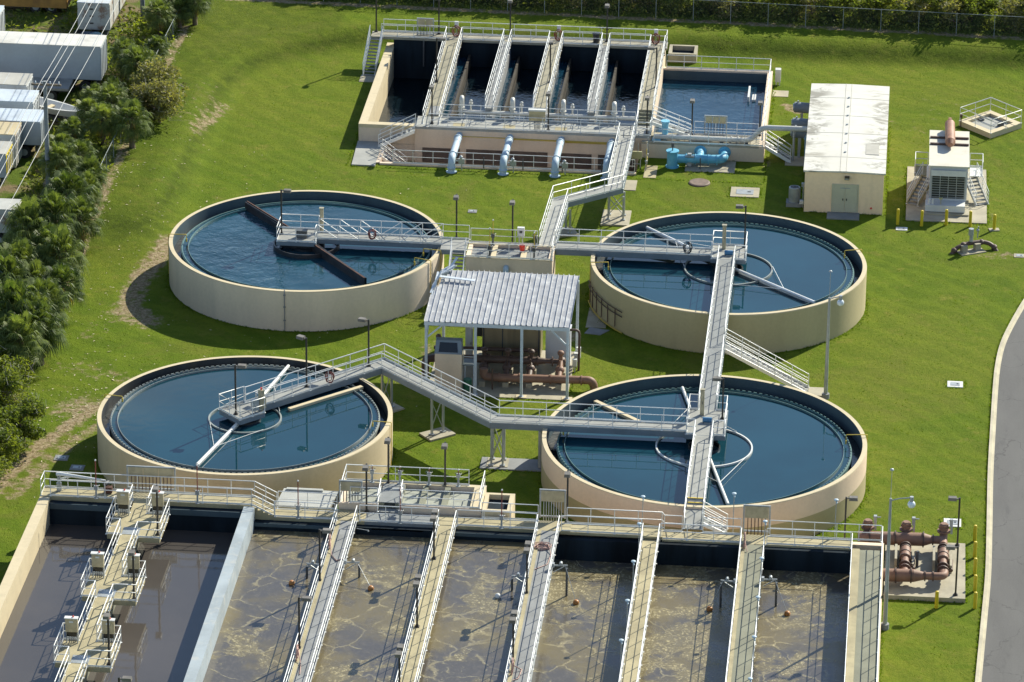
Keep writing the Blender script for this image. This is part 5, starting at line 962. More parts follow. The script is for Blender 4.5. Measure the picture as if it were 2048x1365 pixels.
# ------------------------------------------------------------------ pump pad by the road
pad('large concrete pad under the brown pump pipework',26.35,31.35,-37.75,-29.85,.3,CONC)
pp=thing('pump_skid','brown pump pipework with two headers and three pump legs','pump',(28,-33,.3)); zp=1.05
b=MB(); b.path([(24.6,-31.3,zp),(28.7,-31.15,zp)],.42,16); b.path([(28.7,-31.15,zp),(29.2,-31.13,zp)],[.42,.26],16); b.path(bend([(29.2,-31.13,zp),(29.95,-31.1,zp),(29.95,-31.9,zp)],.35,4),.26,14); b.build('discharge_header',BROWN,pp)
b=MB(); b.path([(26.2,-36.3,zp-.1),(28.15,-36.2,zp-.1)],.40,16); b.path([(28.15,-36.2,zp-.1),(28.8,-36.17,zp-.1)],[.40,.24],16); b.path(bend([(28.8,-36.17,zp-.1),(30.05,-36.1,zp-.1),(30.05,-35.1,zp-.1)],.4,4),.24,14); b.build('suction_header',BROWN,pp)
for x,y in ((25.3,-31.27),(26.9,-31.2),(28.65,-31.15),(29.25,-31.13)): b=MB(); b.tube((x,y,zp),(x+.09,y,zp),.50 if x<29 else .34,16); b.build('flange',BROWND,pp)
for x,y in ((27.0,-36.26),(27.95,-36.2),(28.8,-36.17),(29.3,-36.15)): b=MB(); b.tube((x,y,zp-.1),(x+.09,y,zp-.1),.48 if x<28.5 else .32,16); b.build('flange',BROWND,pp)
for i,x in enumerate((25.2,27.6,29.95)):
    b=MB(); 
    if i: b.path([(x,-35.9,zp-.1),(x,-32.0,zp-.05)],.24,14); b.tube((x,-33.9,zp-.1),(x,-32.6,zp-.08),.34,14)
    b.path(bend([(x,-31.4,zp),(x,-30.55,zp),(x,-30.5,zp+.75)],.35,4),.25,14); b.build('pump_leg',BROWN,pp)
    b=MB(); b.tube((x,-30.5,zp+.45),(x,-30.5,zp+.80),.29,16); b.tube((x,-30.5,zp+.80),(x,-30.5,zp+.88),.25,16,.2); b.tube((x,-30.5,zp+.58),(x,-30.5,zp+.64),.34,16); b.tube((x,-30.5,zp+.3),(x,-30.5,zp+.4),.42,14); b.build('check_valve',BROWN,pp)
    b=MB(); b.box(x+.42,x+.55,-30.6,-30.45,zp+.2,zp+1.15); b.tube((x+.3,-30.52,zp+1.1),(x+.8,-30.52,zp+1.1),.035,6); b.box(x+.35,x+.55,-30.65,-30.4,zp+.7,zp+1.2); b.build('actuator',GALV,pp)
    if i:
        for y in (-35.4,-34.9,-33.9,-33.3,-32.6,-32.2): b=MB(); b.tube((x,y,zp-.08),(x,y+.08,zp-.08),.37,14); b.build('flange',BROWND,pp)
        b=MB(); b.box(x-.65,x-.5,-34.3,-32.2,.3,zp+.1); b.build('stand',CONC,pp); b=MB(); b.box(x+.42,x+.56,-34.3,-32.2,.3,zp-.2); b.build('stand',CONC,pp)
        b=MB(); b.tube((x+.5,-34.4,.55),(x+.5,-33.0,.6),.13,10); b.build('motor',BROWND,pp)
    b=MB(); b.box(x-.15,x+.15,-31.5,-31.0,.3,zp-.4); b.build('pedestal',CONC,pp)
b=MB(); b.tube((28.35,-33.6,.3),(28.35,-33.6,1.4),.09,8); b.build('post',DKGREY,pp)
lamp('lamp post at the rear corner of the brown pump pad',30.85,-30.2,.3,3.3,['-x']); lamp('lamp post at the front corner of the brown pump pad',30.75,-37.3,.3,3.3,['-x']); lamp('lamp post behind the rail at the right end of the basin deck',23.8,-33.7,0,4.9,['+x'])
b=MB(); b.box(30.0,30.25,-37.05,-36.9,.3,.75) if False else None
# ------------------------------------------------------------------ tall street lights
def street(label,x,y,h,arm,rod):
    root=thing('street_light',label,'street light',(x,y,0),'tall grey street lights'); b=MB(); b.path([(x,y,.1),(x,y,h)],[.14,.075],12); b.build('pole',GALV,root); b=MB(); b.tube((x,y,0),(x,y,.35),.26,12); b.build('base',CONCB,root)
    b=MB(); b.path([(x,y,h-.15),(x+arm*.4,y-.02,h+.02),(x+arm,y,h+.12)],.04,8); b.build('arm',GALV,root); b=MB(); b.tube((x+arm,y,h+.18),(x+arm,y,h-.12),.12,10); hd=b.build('fixture',GALV,root); b=MB(); b.sphere((x+arm,y,h-.33),.24,10); b.build('globe',GLASSC,hd)
    b=MB(); b.tube((x,y,h),(x,y,h+rod),.018,5); b.lathe((x,y,h+rod),[(.13,-.03),(.09,.05),(.01,.08)],10); b.build('antenna_rod',GALV,root)
street('tall grey street light standing beside the aeration basin',26.5,-41.8,8.7,1.25,1.9); street('tall grey street light standing by the foot of the long stair',21.95,-7.4,7.35,.75,1.9)
# ------------------------------------------------------------------ pump shed
S=thing('pump_shed','open steel shed with a torn corrugated metal roof','shed',(-.2,-5.5,0)); xa,xb,ya,yb=-5.1,4.75,-9.75,-1.55; za,zb_=5.3,5.75
def rz(y): return za+(zb_-za)*(y-ya)/(yb-ya)
b=MB(); N_=150; ys=[ya+(yb-ya)*k/12 for k in range(13)]; rows=[]
rn=random.Random(5); v=[]; f=[]
def prof(x):
    t=((x-xa)/((xb-xa)/27))%1; return .09 if t<.06 or t>.94 else .0
xs=[xa+(xb-xa)*i/648 for i in range(649)]
dent=lambda x,y: .022*math.sin(x*3.3+1.7*math.sin(y*1.3))*math.sin(y*4.1+x*.8)
for y in ys:
    for x in xs: v.append((x,y,rz(y)+prof(x)+dent(x,y)))
nx_=len(xs)
def torn(x,y): return y>-5.7+4.2*max(0,(x+5.1))/.95+.35*math.sin(y*5.1)+.2*math.sin(x*9) if x<-4.0 else False
for j in range(12):
    for i in range(nx_-1):
        if torn((xs[i]+xs[i+1])/2,(ys[j]+ys[j+1])/2): continue
        f.append((j*nx_+i,j*nx_+i+1,(j+1)*nx_+i+1,(j+1)*nx_+i))
b.add(v,f,False); rf=b.build('roof',mat('worn galvanised roofing',(.34,.345,.36),.5,.2,.12,.9,stain=(.52,.525,.52),stain_amt=.8,stain_scale=1.6,fine=.12),S)
b=MB()
for k in range(5):
    p=[(-4.15+.05*k,-1.7,5.75),(-4.45,-2.4,5.95),(-4.8,-3.4,6.0+.04*k),(-5.05,-4.3,5.75),(-5.15,-5.2,5.5-.1*k)]
    for u,w_ in zip(p,p[1:]): b.bar((u[0]+.06*k,u[1],u[2]+.1*k),(w_[0]+.05*k,w_[1]+.2*k,w_[2]),.10,.03)
b.bar((-4.9,-3.2,5.95),(-2.3,-3.5,5.85),.30,.05); b.bar((-4.6,-2.9,6.05),(-3.8,-2.2,6.4),.16,.05); b.bar((-4.2,-1.5,5.9),(-3.75,-1.0,6.5),.2,.04); b.build('peeled_sheet',mat('peeled metal',(.56,.60,.64),.4,.2,.1,2),rf)
b=MB(); b.box(xa+.02,xb-.05,ya+.02,ya+.16,za-.28,za-.03); b.build('front_beam',TRAILB,S)
b=MB(); b.box(xa+.3,xb-.05,yb-.3,yb-.16,zb_-.3,zb_-.05); b.build('rear_beam',TRAILB,S)
for y0_,nm in ((ya+.1,'l'),(yb-.25,'r')): pass
for x in (xa+.1,4.6): b=MB(); b.bar((x,ya+.2,za-.14),(x,yb-.2,zb_-.17),.12,.2); b.build('side_beam',TRAILB,S)
for x,y in ((-4.95,-9.62),(-1.62,-9.62),(1.5,-9.62),(4.6,-9.62),(4.65,-1.75),(-4.6,-1.75),(1.4,-1.75)):
    zt_=rz(y)-.06; b=MB(); b.box(x-.09,x+.09,y-.09,y+.09,.05,zt_-.22); b.box(x-.17,x+.17,y-.17,y+.17,.02,.09); b.build('column',TRAILB,S)
for p,q in (((-4.95,-9.4,3.9),(-4.9,-7.6,5.1)),((-4.9,-9.6,4.1),(-3.9,-9.6,5.0)),((4.55,-9.6,3.9),(3.5,-9.6,5.0)),((4.6,-9.4,4),(4.6,-8,5.1))): b=MB(); b.bar(p,q,.08,.1); b.build('brace',TRAILB,S)
b=MB(); b.box(-4.95,4.6,-9.85,-1.5,-.2,.05); tag(b.build('concrete_slab',CONC,loc=(0,-5.7,0)),'stained concrete floor slab of the pump shed','concrete slab')
for x in (1.5,4.6): b=MB(); b.obox((x,-9.62,.03),(.7,.5,.12)); tag(b.build('concrete_footing',CREAM,loc=(x,-9.62,0)),'cream footing under the %s front shed column'%('third' if x<2 else 'right'),'footing')
tk=thing('steel_tank','large dark tan steel tank at the back of the shed','tank',(.2,-3.2,0)); b=MB(); b.box(-1.7,2.3,-4.0,-2.0,.4,3.1); b.build('body',mat('dark tan steel',(.30,.25,.16),.35,.3,.15,.8,stain=(.12,.10,.07),stain_amt=.6,streak=True),tk); b=MB()
for x in (-1.6,-.3,1.0,2.2): b.box(x-.04,x+.04,-4.06,-4.0,.4,3.1)
b.build('rib',DKGREY,tk); b=MB(); b.box(-1.6,2.2,-3.9,-2.1,.05,.4); b.build('base',CONC,tk); b=MB(); b.box(-2.1,-1.72,-3.9,-3.5,1.9,2.9); b.build('junction_box',BLACK,tk)
cabinet('tall pale grey electrical cabinet at the right of the shed',2.65,4.35,-3.9,-3.1,.05,2.7,mat('pale grey enclosure',(.56,.57,.60),.45,0,.05),'electrical_cabinet'); cabinet('slim pale switch cabinet left of the dark tan tank',-2.9,-2.4,-3.6,-3.2,.05,2.4,TRAILW,'electrical_cabinet')
hs=thing('control_hut','narrow pinkish kiosk with a dark slanted window by the shed','kiosk',(-3.6,-8.8,0)); b=MB(); b.add([(-4.35,-9.75,-.05),(-2.55,-9.75,-.05),(-2.55,-8.9,-.05),(-4.35,-8.9,-.05),(-4.35,-9.75,3.0),(-2.55,-9.75,3.0),(-2.55,-8.9,3.0),(-4.35,-8.9,3.0)],[(4,5,6,7),(0,1,5,4),(1,2,6,5),(2,3,7,6),(3,0,4,7)]); b.build('body',PINK,hs)
b=MB(); b.add([(-4.38,-9.8,3.0),(-2.52,-9.8,3.0),(-2.52,-8.88,3.0),(-4.38,-8.88,3.0),(-4.3,-9.4,3.85),(-2.6,-9.4,3.85),(-2.55,-8.9,3.85),(-4.35,-8.9,3.85)],[(4,5,6,7),(0,1,5,4),(1,2,6,5),(2,3,7,6),(3,0,4,7)]); b.build('hood',GIRDER,hs)
b=MB(); b.add([(-4.1,-9.76,3.12),(-2.8,-9.76,3.12),(-2.86,-9.47,3.72),(-4.04,-9.47,3.72)],[(0,1,2,3)]); b.build('window',GLASSD,hs)
lg=thing('metal_ladder_platform','small grey platform with a rail beside the kiosk','platform',(-2.1,-8.9,0)); b=MB(); b.box(-2.5,-1.7,-9.3,-8.2,2.0,2.08); b.build('deck',GIRDER,lg); rail([(-2.45,-9.25,2.08),(-1.75,-9.25,2.08),(-1.75,-8.25,2.08)],parent=lg,sp=1); b=MB(); b.box(-1.8,-1.7,-9.25,-9.15,.05,2.0); b.box(-2.5,-2.4,-8.3,-8.2,.05,2.0); b.build('leg',TRAILB,lg)
b=MB(); b.lathe((-2.2,-9.0,.05),[(.01,0),(.28,0),(.3,.4),(.28,.85),(.01,.87)],14); tag(b.build('drum',GREENB,loc=(-2.2,-9,.05)),'dark green drum under the small grey platform','drum')
bpw=thing('brown_pipework','brown pump pipework under the shed roof with an elbow onto the lawn','pipe',(0,-7,1)); 
b=MB(); b.path([(-4.9,-6.6,1.35),(2.3,-6.4,1.35)],.27,14); b.path([(2.3,-6.4,1.35),(2.9,-6.38,1.35)],[.27,.17],12); b.path([(2.9,-6.38,1.35),(4.2,-6.35,1.35)],.17,12); b.build('upper_main',BROWND,bpw)
b=MB(); b.path(bend([(-1.2,-8.0,1.3),(-1.2,-8.05,.75),(-.4,-8.1,.72),(6.2,-7.85,.72),(6.35,-7.85,-.1)],.45,6),.28,14); b.build('lower_main',BROWN,bpw)
b=MB(); b.path(bend([(-4.2,-3.0,3.4),(-4.2,-3.6,3.3),(-4.1,-4.4,2.9),(5.0,-4.4,2.9),(5.0,-4.6,.0)],.3,4),.085,8); b.build('high_pipe',BROWND,bpw)
b=MB(); b.path([(-4.9,-5.2,1.5),(2.2,-5.0,1.5)],.14,10); b.build('rear_pipe',BROWND,bpw)
for x in (-1.0,.6,1.7,2.3,3.3): b=MB(); b.tube((x,-6.4,1.35),(x+.08,-6.4,1.35),.34,14); b.build('flange',BROWND,bpw)
for x in (-.2,1.2,3.3,5.4): b=MB(); b.tube((x,-8.05+.02*x,.72),(x+.09,-8.05+.02*x,.72),.35,14); b.build('flange',BROWN,bpw)
for x in (-4.0,-1.0,.5,1.9,3.0): b=MB(); b.tube((x,-4.4,2.9),(x+.12,-4.4,2.9),.15,10); b.build('coupling',BROWND,bpw)
for x in (-1.3,.3,1.9,3.9):
    b=MB(); b.path([(x,-6.4,1.35),(x,-7.2,1.0),(x,-7.9,.8)],.2,10); b.sphere((x,-7.1,1.05),.33,8,.9); b.tube((x,-6.4,1.35),(x,-6.4,1.95),.13,10); b.sphere((x,-6.4,2.0),.24,8,.8); b.tube((x,-7.1,1.2),(x,-7.1,1.75),.05,6); b.build('valve',BROWN if x>3 else BROWND,bpw)
    b=MB(); b.box(x-.2,x+.2,-8.25,-7.8,.05,.42); b.build('pedestal',CONC,bpw); b=MB(); b.box(x-.35,x+.35,-6.9,-5.9,.05,.75); b.build('pump_base',CONC,bpw)
    b=MB(); b.tube((x,-6.0,.95),(x,-5.2,.95),.28,12); b.build('pump_motor',BROWND,bpw)
b=MB(); b.path(bend([(-5.3,-6.9,0),(-5.3,-6.9,1.35),(-4.6,-6.7,1.35)],.4,5),.27,12); b.build('riser',BROWND,bpw)
b=MB(); b.tube((-.55,-8.6,0),(-.55,-8.6,1.6),.06,8); b.build('standpipe',BROWND,bpw); b=MB(); b.tube((-4.5,-6.0,0),(-4.5,-6.0,2.6),.1,8); b.sphere((-4.5,-6,2.65),.2,6); b.build('standpipe',BROWND,bpw)
for i,(x,y) in enumerate(((4.75,-5.0),(4.8,-4.2),(4.9,-3.5))):
    root=thing('meter_box','small white meter box by the right side of the shed, %s'%('nearest','middle','farthest')[i],'meter box',(x,y,0),'white meter boxes'); b=MB(); b.box(x-.15,x+.15,y-.12,y+.12,.5,1.0+.12*i); b.build('box',WHITE,root); b=MB(); b.tube((x,y,0),(x,y,.5),.05,6); b.build('post',PIPEW,root)
# pipe manifold and slab on the olive tank wall
pad('concrete slab between the shed and the olive tank',4.9,6.3,3.0,6.6,.04,CONC); b=MB(); b.add([(4.9,1.9,.05),(6.0,1.7,.04),(6.6,2.6,.05),(5.2,3.0,.05),(4.9,1.9,-.1),(6.0,1.7,-.1),(6.6,2.6,-.1),(5.2,3.0,-.1)],[(0,1,2,3),(0,4,5,1),(1,5,6,2),(2,6,7,3),(3,7,4,0)]); tag(b.build('concrete_patch',CONCB,loc=(5.6,2.3,0)),'ragged pale concrete patch beside the olive tank','concrete patch')
mf=thing('pipe_manifold','rack of thin dark pipes fixed to the olive tank wall','pipe manifold',(5.2,5.6,0))
for k in range(6):
    a=math.pi+.22+.095*k; x,y=14.53+9.87*math.cos(a),9.05+9.87*math.sin(a); b=MB(); b.tube((x,y,.3),(x,y,1.9-.05*k),.04,6); b.build('riser',BROWND,mf)
for z,m in ((.3,YELP),(1.85,BROWND),(1.5,BROWND)):
    b=MB(); b.path([(14.53+9.93*math.cos(math.pi+.18+.06*k),9.05+9.93*math.sin(math.pi+.18+.06*k),z-.02*k) for k in range(11)],.04,6); b.build('rail',m,mf)
for a,key,l in ((176,'d',''),):
    pass
# ------------------------------------------------------------------ fences
MESH_,nt_,N_f,L_f=nodes('chain link mesh'); 
_p=N_f('NewGeometry'); _t=N_f('BsdfTransparent'); _b=N_f('BsdfPrincipled',Roughness=.5); _b.inputs['Base Color'].default_value=(.16,.19,.20,1); _m=N_f('MixShader'); _m.inputs[0].default_value=.05; L_f(_t.outputs[0],_m.inputs[1]); L_f(_b.outputs[0],_m.inputs[2]); _o=N_f('OutputMaterial'); L_f(_m.outputs[0],_o.inputs[0])
FGREY=mat('dull fence steel',(.22,.25,.25),.6,.1,.1)
def fence(label,p,q,h,sp):
    p,q=Vector((*p,0)),Vector((*q,0)); n=int((q-p).length/sp); root=thing('chain_link_fence',label,'fence',(p.x,p.y,gz(p.x,p.y)),'chain link fences'); P=[p+(q-p)*(k/n) for k in range(n+1)]; P=[Vector((a.x,a.y,gz(a.x,a.y))) for a in P]
    b=MB()
    for a,c in zip(P,P[1:]): b.quad(a,c,c+Vector((0,0,h)),a+Vector((0,0,h)))
    b.build('mesh_panel',MESH_,root); b=MB(); b.path([a+Vector((0,0,h)) for a in P],.022,6); b.build('top_rail',FGREY,root)
    k=('fp',h)
    if k not in GL: bb=MB(); bb.tube((0,0,-.1),(0,0,h+.06),.03,6); o=bb.build('fence_post',FGREY); GL[k]=o.data; bpy.data.objects.remove(o)
    for a in P: child_copy(GL[k],'fence_post',root,a-Vector(root.location))
fence('chain link fence along the bushes at the top',(-22,67.7),(46,64.8),1.85,3.0); fence('chain link fence running along the palms on the left',(-33.2,-26),(-32.9,66),1.5,3.0)
# ------------------------------------------------------------------ trailer yard on the left
def wheel(root,x,y,z,r,axis='y'):
    d=.13; b=MB(); p,q=((x,y-d,z),(x,y+d,z)) if axis=='y' else ((x-d,y,z),(x+d,y,z)); b.tube(p,q,r,16); w=b.build('wheel',RUBBER,root); b=MB(); p,q=((x,y-d-.01,z),(x,y+d+.01,z)) if axis=='y' else ((x-d-.01,y,z),(x+d+.01,y,z)); b.tube(p,q,r*.55,12); b.build('rim',GALV,w)
def trailer(label,xe,y0,y1,L,z1,side,roof,rear=None,bars=None,grp='parked box trailers',name='box_trailer',z0=1.15,cat='trailer'):
    g=gz(xe,y0); root=thing(name,label,cat,(xe-L/2,(y0+y1)/2,g),grp); zz=lambda z:z+g
    b=MB(); b.box(xe-L,xe,y0,y1,zz(z0),zz(z1-.06)); b.build('body',side,root); b=MB(); b.box(xe-L-.03,xe+.03,y0-.03,y1+.03,zz(z1-.058),zz(z1)); b.build('roof',roof,root)
    b=MB(); 
    for k in range(int(L/1.2)): x=xe-.6-1.2*k; b.box(x-.02,x+.02,y0-.012,y1+.012,zz(z1),zz(z1+.012))
    b.build('roof_seam',side,root)
    ym=(y0+y1)/2
    for a,c in ((y0+.06,ym-.01),(ym+.01,y1-.06)):
        b=MB(); b.box(xe+.002,xe+.045,a,c,zz(z0+.1),zz(z1-.15)); d=b.build('door',rear or side,root); 
        for t in (.25,.75): y=a+(c-a)*t; b=MB(); b.tube((xe+.07,y,zz(z0+.15)),(xe+.07,y,zz(z1-.2)),.025 if not bars else .05,5); b.build('lock_rod',bars or GALV,d)
    b=MB(); b.box(xe-L+.2,xe-.1,y0+.5,y1-.5,zz(z0-.25),zz(z0-.002)); b.box(xe-.5,xe-.3,y0+.3,y1-.3,zz(.5),zz(z0-.25)); b.build('chassis',DKGREY,root)
    for dx in (1.3,2.6):
        for y in (y0+.2,y1-.2): wheel(root,xe-dx,y,zz(.5),.5)
    return root
tr=trailer('long pale semi trailer with a white roof, largest in the yard',-36.4,43.1,45.8,14,3.95,TRAILG,mat('trailer white roof',(.58,.56,.51),.6,0,.08,.6,stain=(.35,.33,.28),stain_amt=.5))
fb=thing('flatbed_trailer','empty grey flatbed trailer beside the long semi trailer','trailer',(-41,42.9,1)); g=gz(-39,43); b=MB(); b.box(-50,-38.6,40.7,43.1,g+1.0,g+1.18); b.build('deck',GRATE,fb); b=MB(); b.box(-50,-38.6,41.3,41.5,g+.7,g+.998); b.box(-50,-38.6,42.3,42.5,g+.7,g+.998); b.build('chassis',DKGREY,fb)
for dx in (1.4,2.7):
    for y in (40.9,42.9): wheel(fb,-38.6-dx,y,g+.5,.5)
trailer('box trailer with a dingy white roof, behind the others',-40.95,36.0,38.6,12,3.1,TRAILW,mat('dingy roof',(.40,.385,.34),.7,0,.1,.8,stain=(.38,.36,.3),stain_amt=.5)); trailer('box trailer with a bluish white ribbed roof',-39.75,32.3,34.9,12,3.1,TRAILW,TRAILB); trailer('long box trailer with a pale blue roof beside the utility pole',-38.4,28.2,30.8,12,3.05,TRAILG,TRAILB)
trailer('rusty sided container with a tan roof',-39.8,25.4,28.0,9,3.0,RUSTW,TAN,RUSTW,None,'parked box trailers','shipping_container',.35,'container'); trailer('box trailer with yellow striped rear doors',-39.75,21.6,24.2,8,3.05,TRAILG,mat('dingy roof b',(.40,.385,.34),.7,0,.1,.8,stain=(.36,.34,.28),stain_amt=.5),YEL,WHITE)
trailer('grey roofed box body half hidden in the palms',-37.25,12.6,14.7,6,3.0,RUSTW,mat('grey roof',(.40,.40,.37),.7,0,.1,.8,stain=(.4,.4,.36),stain_amt=.4)); 
ev=trailer('rust streaked white box trailer seen end on near the power pole',-37.8,55.0,67,2.6,3.45,RUSTW,TRAILW); 
b=MB(); b.box(-39.9,-38.3,54.96,54.997,2.4,4.4); b.build('door',RUSTW,ev)
for z in (2.8,3.4,4.0): b=MB(); b.box(-39.4,-39.1,54.93,54.959,z,z+.12); b.build('hinge',BLACK,ev)
trailer('orange shipping container at the top left',-42.6,61.8,64.5,6,3.4,CONTO,CONTO,None,None,None,'shipping_container',.5,'container'); trailer('white truck box at the top left corner',-46.0,50.5,53,5,3.6,TRAILW,TRAILB,None,None,None,'truck_box',.8,'truck')
def car(label,cx,cy,z,rot,paint):
    root=thing('parked_car',label,'car',(cx,cy,z)); g=MB(); P=[(-2.2,.35),(-2.2,.75),(-1.5,.9),(-.8,1.0),(-.2,1.42),(1.1,1.44),(1.75,1.02),(2.2,.92),(2.25,.4)]
    c,s=math.cos(rot),math.sin(rot); T=lambda u,v,w:(cx+u*c-v*s,cy+u*s+v*c,z+w)
    def hull(P,wf):
        n=len(P); v=[T(u,wf(w),w) for u,w in P]+[T(u,-wf(w),w) for u,w in P]; return v,[tuple(range(n))[::-1],tuple(range(n,2*n))]+[(i,(i+1)%n,n+(i+1)%n,n+i) for i in range(n)]
    v,f=hull(P,lambda w:.88 if w<1.1 else .68); g.add(v,f); g.build('body',paint,root)
    for a in ((-.78,1.03,-.26,1.40),(1.15,1.41,1.68,1.05)):
        w=MB(); w.quad(T(a[0],.62,a[1]+.02),T(a[0],-.62,a[1]+.02),T(a[2],-.56,a[3]+.02),T(a[2],.56,a[3]+.02)); w.build('window',GLASSD,root)
    for u in (-1.35,1.35):
        for v_ in (-.86,.86): p=T(u,v_,.32); w=MB(); q=T(u,v_*1.03,.32); r_=T(u,v_*.85,.32); w.tube(q,r_,.32,14); w.build('wheel',RUBBER,root)
    for v_ in (-.6,.6): w=MB(); w.obox(T(-2.2,v_,.66),(.08,.3,.14),rot); w.build('headlight',GLASSC,root)
car('dark blue parked car in front of the rust streaked trailer',-39.2,52.6,gz(-39,51),1.5,CARB); 
trk=trailer('pale blue truck body at the left edge among the palms',-35.6,1.6,4.2,5,3.0,mat('faded blue truck',(.16,.30,.42),.5,0,.15,1,stain=(.6,.62,.62),stain_amt=.5),TRAILB,None,None,None,'truck_box',.7,'truck')
bo=thing('boat','small white open boat parked between the trailers','boat',(-38.4,36.3,1)); b=MB(); g=gz(-38,36)
SH=[]; 
for k in range(9):
    t=k/8; w_=.95*math.sin(math.pi*min(1,.15+.62*(1-t)+.23*(1-t)**.5)) if k<8 else .03; w_=max(.03,1.0*(1-t**2.6)); SH.append((-40.4+4.3*t,w_,g+.45+.25*t**2,g+1.25+.2*t*t))
v=[];f=[]
for x,w_,zk,zt_ in SH: v+=[(x,37.6-.55*(x+40.4)-w_,zt_),(x,37.6-.55*(x+40.4)-w_*.6,zk+.2),(x,37.6-.55*(x+40.4),zk),(x,37.6-.55*(x+40.4)+w_*.6,zk+.2),(x,37.6-.55*(x+40.4)+w_,zt_),(x,37.6-.55*(x+40.4)+w_*.8,zt_),(x,37.6-.55*(x+40.4),zk+.35),(x,37.6-.55*(x+40.4)-w_*.8,zt_)]
for i in range(8):
    for j in range(8): f.append((i*8+j,i*8+(j+1)%8,i*8+8+(j+1)%8,i*8+8+j))
f.append(tuple(range(8))); b.add(v,f); b.build('hull',WHITE,bo); b=MB(); b.obox((-39.3,37.0,g+1.05),(.4,1.4,.08),-.5); b.build('seat',CREAM,bo); b=MB(); b.obox((-38.6,36.6,g+.3),(3,.9,.3),-.5); b.build('boat_stand',DKGREY,bo)
b=MB(); b.bar((-43.6,51.5,gz(-43,50)+.1),(-42.4,53.5,gz(-43,50)+.5),.15,.15); b.bar((-42.4,51.9,gz(-43,50)+.1),(-43.5,53.2,gz(-43,50)+.4),.12,.12); tag(b.build('timber_beam',WHITE,loc=(-42.6,50.5,.6)),'crossed white beams lying in the yard weeds','timber')
b=MB(); 
for k in range(6): b.obox((-37.0+.25*(k%3),23.0+.5*(k//3),gz(-37,23)+.12+.1*(k%2)),(.5,.4,.24),k)
tag(b.build('rubble_pile',CONC,loc=(-36.8,23.2,.9)),'heap of broken concrete beside the yellow striped trailer','rubble')
# poles and wires
PO=[(-36.75,22.3,8.6),(-36.2,61.5,9.2)]
for i,(x,y,h) in enumerate(PO):
    z=gz(x,y); root=thing('utility_pole','weathered utility pole %s'%('among the trailers, wires at its top' if i==0 else 'at the top of the photo, its head out of view'),'utility pole',(x,y,z),'utility poles'); b=MB(); b.path([(x,y,z-.2),(x,y,z+h)],[.20,.14],10); b.build('pole',mat('grey pole %d'%i,(.20,.22,.23) if i==0 else (.17,.19,.2),.8,0,.15,3),root); b=MB(); b.box(x-1.0,x+1.2,y-.06,y+.06,z+h-.35,z+h-.2); b.build('crossarm',WOOD,root)
    b=MB(); 
    for u in (-.7,-.2,.4,1.05): b.tube((x+u,y,z+h-.2),(x+u,y,z+h-.02),.05,6)
    b.build('insulator',GLASSC,root)
for k,u in enumerate((-.55,-.1,.45,1.25)):
    z=[gz(-36.5,22)+8.6-(1.3 if k==3 else 0),gz(-36.5,61)+9.2-(1.3 if k==3 else 0)]; pts=[]
    for (ya_,za_),(yb_,zb2) in (((-40,9.6),(22.3,z[0])),((22.3,z[0]),(61.5,z[1])),((61.5,z[1]),(110,10))):
        for s in range(12): t=s/12; pts.append((-36.5+u,ya_+(yb_-ya_)*t,za_+(zb2-za_)*t-.9*4*t*(1-t)*.6))
    b=MB(); b.path(pts,.022,5); tag(b.build('overhead_wire',WIRE,loc=(-36.5+u,22.3,9)),'pale overhead wire above the palms, %s'%('leftmost of four','second from left of four','third from left of four','rightmost of four')[k],'wire','overhead wires')
# ------------------------------------------------------------------ plants
rv=random.Random(3)
def frond(b,c,az,el,ln,fan,nb,droop):
    d=Vector((math.cos(az)*math.cos(el),math.sin(az)*math.cos(el),math.sin(el))); side=d.cross(Vector((0,0,1))); side=side.normalized() if side.length>.05 else Vector((math.sin(az),-math.cos(az),0)); upv=side.cross(d)
    c=Vector(c); t=c+d*ln-Vector((0,0,droop*ln*.35))
    b.bar(c,t,.035,.03); d2=(d-Vector((0,0,droop*.45))).normalized()
    for k in range(nb):
        a=(k/(nb-1)-.5)*R(265); L=fan*(1-.28*abs(a)/R(125))*rv.uniform(.86,1.08)
        v=(d2*math.cos(a)+side*math.sin(a)+upv*(.10*math.cos(2*a))).normalized()
        w=v.cross(upv).normalized()*fan*.046
        m=t+v*L*.55; e=t+v*L-Vector((0,0,L*(.25+.55*droop)*rv.uniform(.6,1.4)))
        b.add([t,m+w,m-w,e],[(0,1,2),(2,1,3)],False)
def palm_proto(i):
    root=bpy.data.objects.new('fan_palm',None); COL.objects.link(root); h=2.35; lean=(rv.uniform(-.2,.2),rv.uniform(-.2,.2))
    b=MB(); b.path([(0,0,-.3),(lean[0]*.4,lean[1]*.4,h*.5),(lean[0],lean[1],h)],[.24,.2,.17],8)
    for k in range(26): a=k*2.4; z=.3+k*.075; b.bar((lean[0]*z/h,lean[1]*z/h,z),(lean[0]*z/h+.33*math.cos(a),lean[1]*z/h+.33*math.sin(a),z+.22),.07,.04)
    b.build('trunk',BARK,root)
    b=MB(); c=(lean[0],lean[1],h)
    for k in range(60):
        u=(k+.5)/60; el=R(84)-R(112)*u**.85+rv.uniform(-.16,.16); frond(b,c,k*2.39996+rv.uniform(-.3,.3),el,rv.uniform(.75,1.3),rv.uniform(.58,.86),20,.3+.6*u)
    b.build('crown',PALM,root)
    b=MB()
    for k in range(20): frond(b,c,k*2.4+.7,R(rv.uniform(-74,-38)),rv.uniform(.6,.95),rv.uniform(.4,.62),11,.9)
    b.build('dead_fronds',PALMD,root); return root
PP=[palm_proto(i) for i in range(4)]
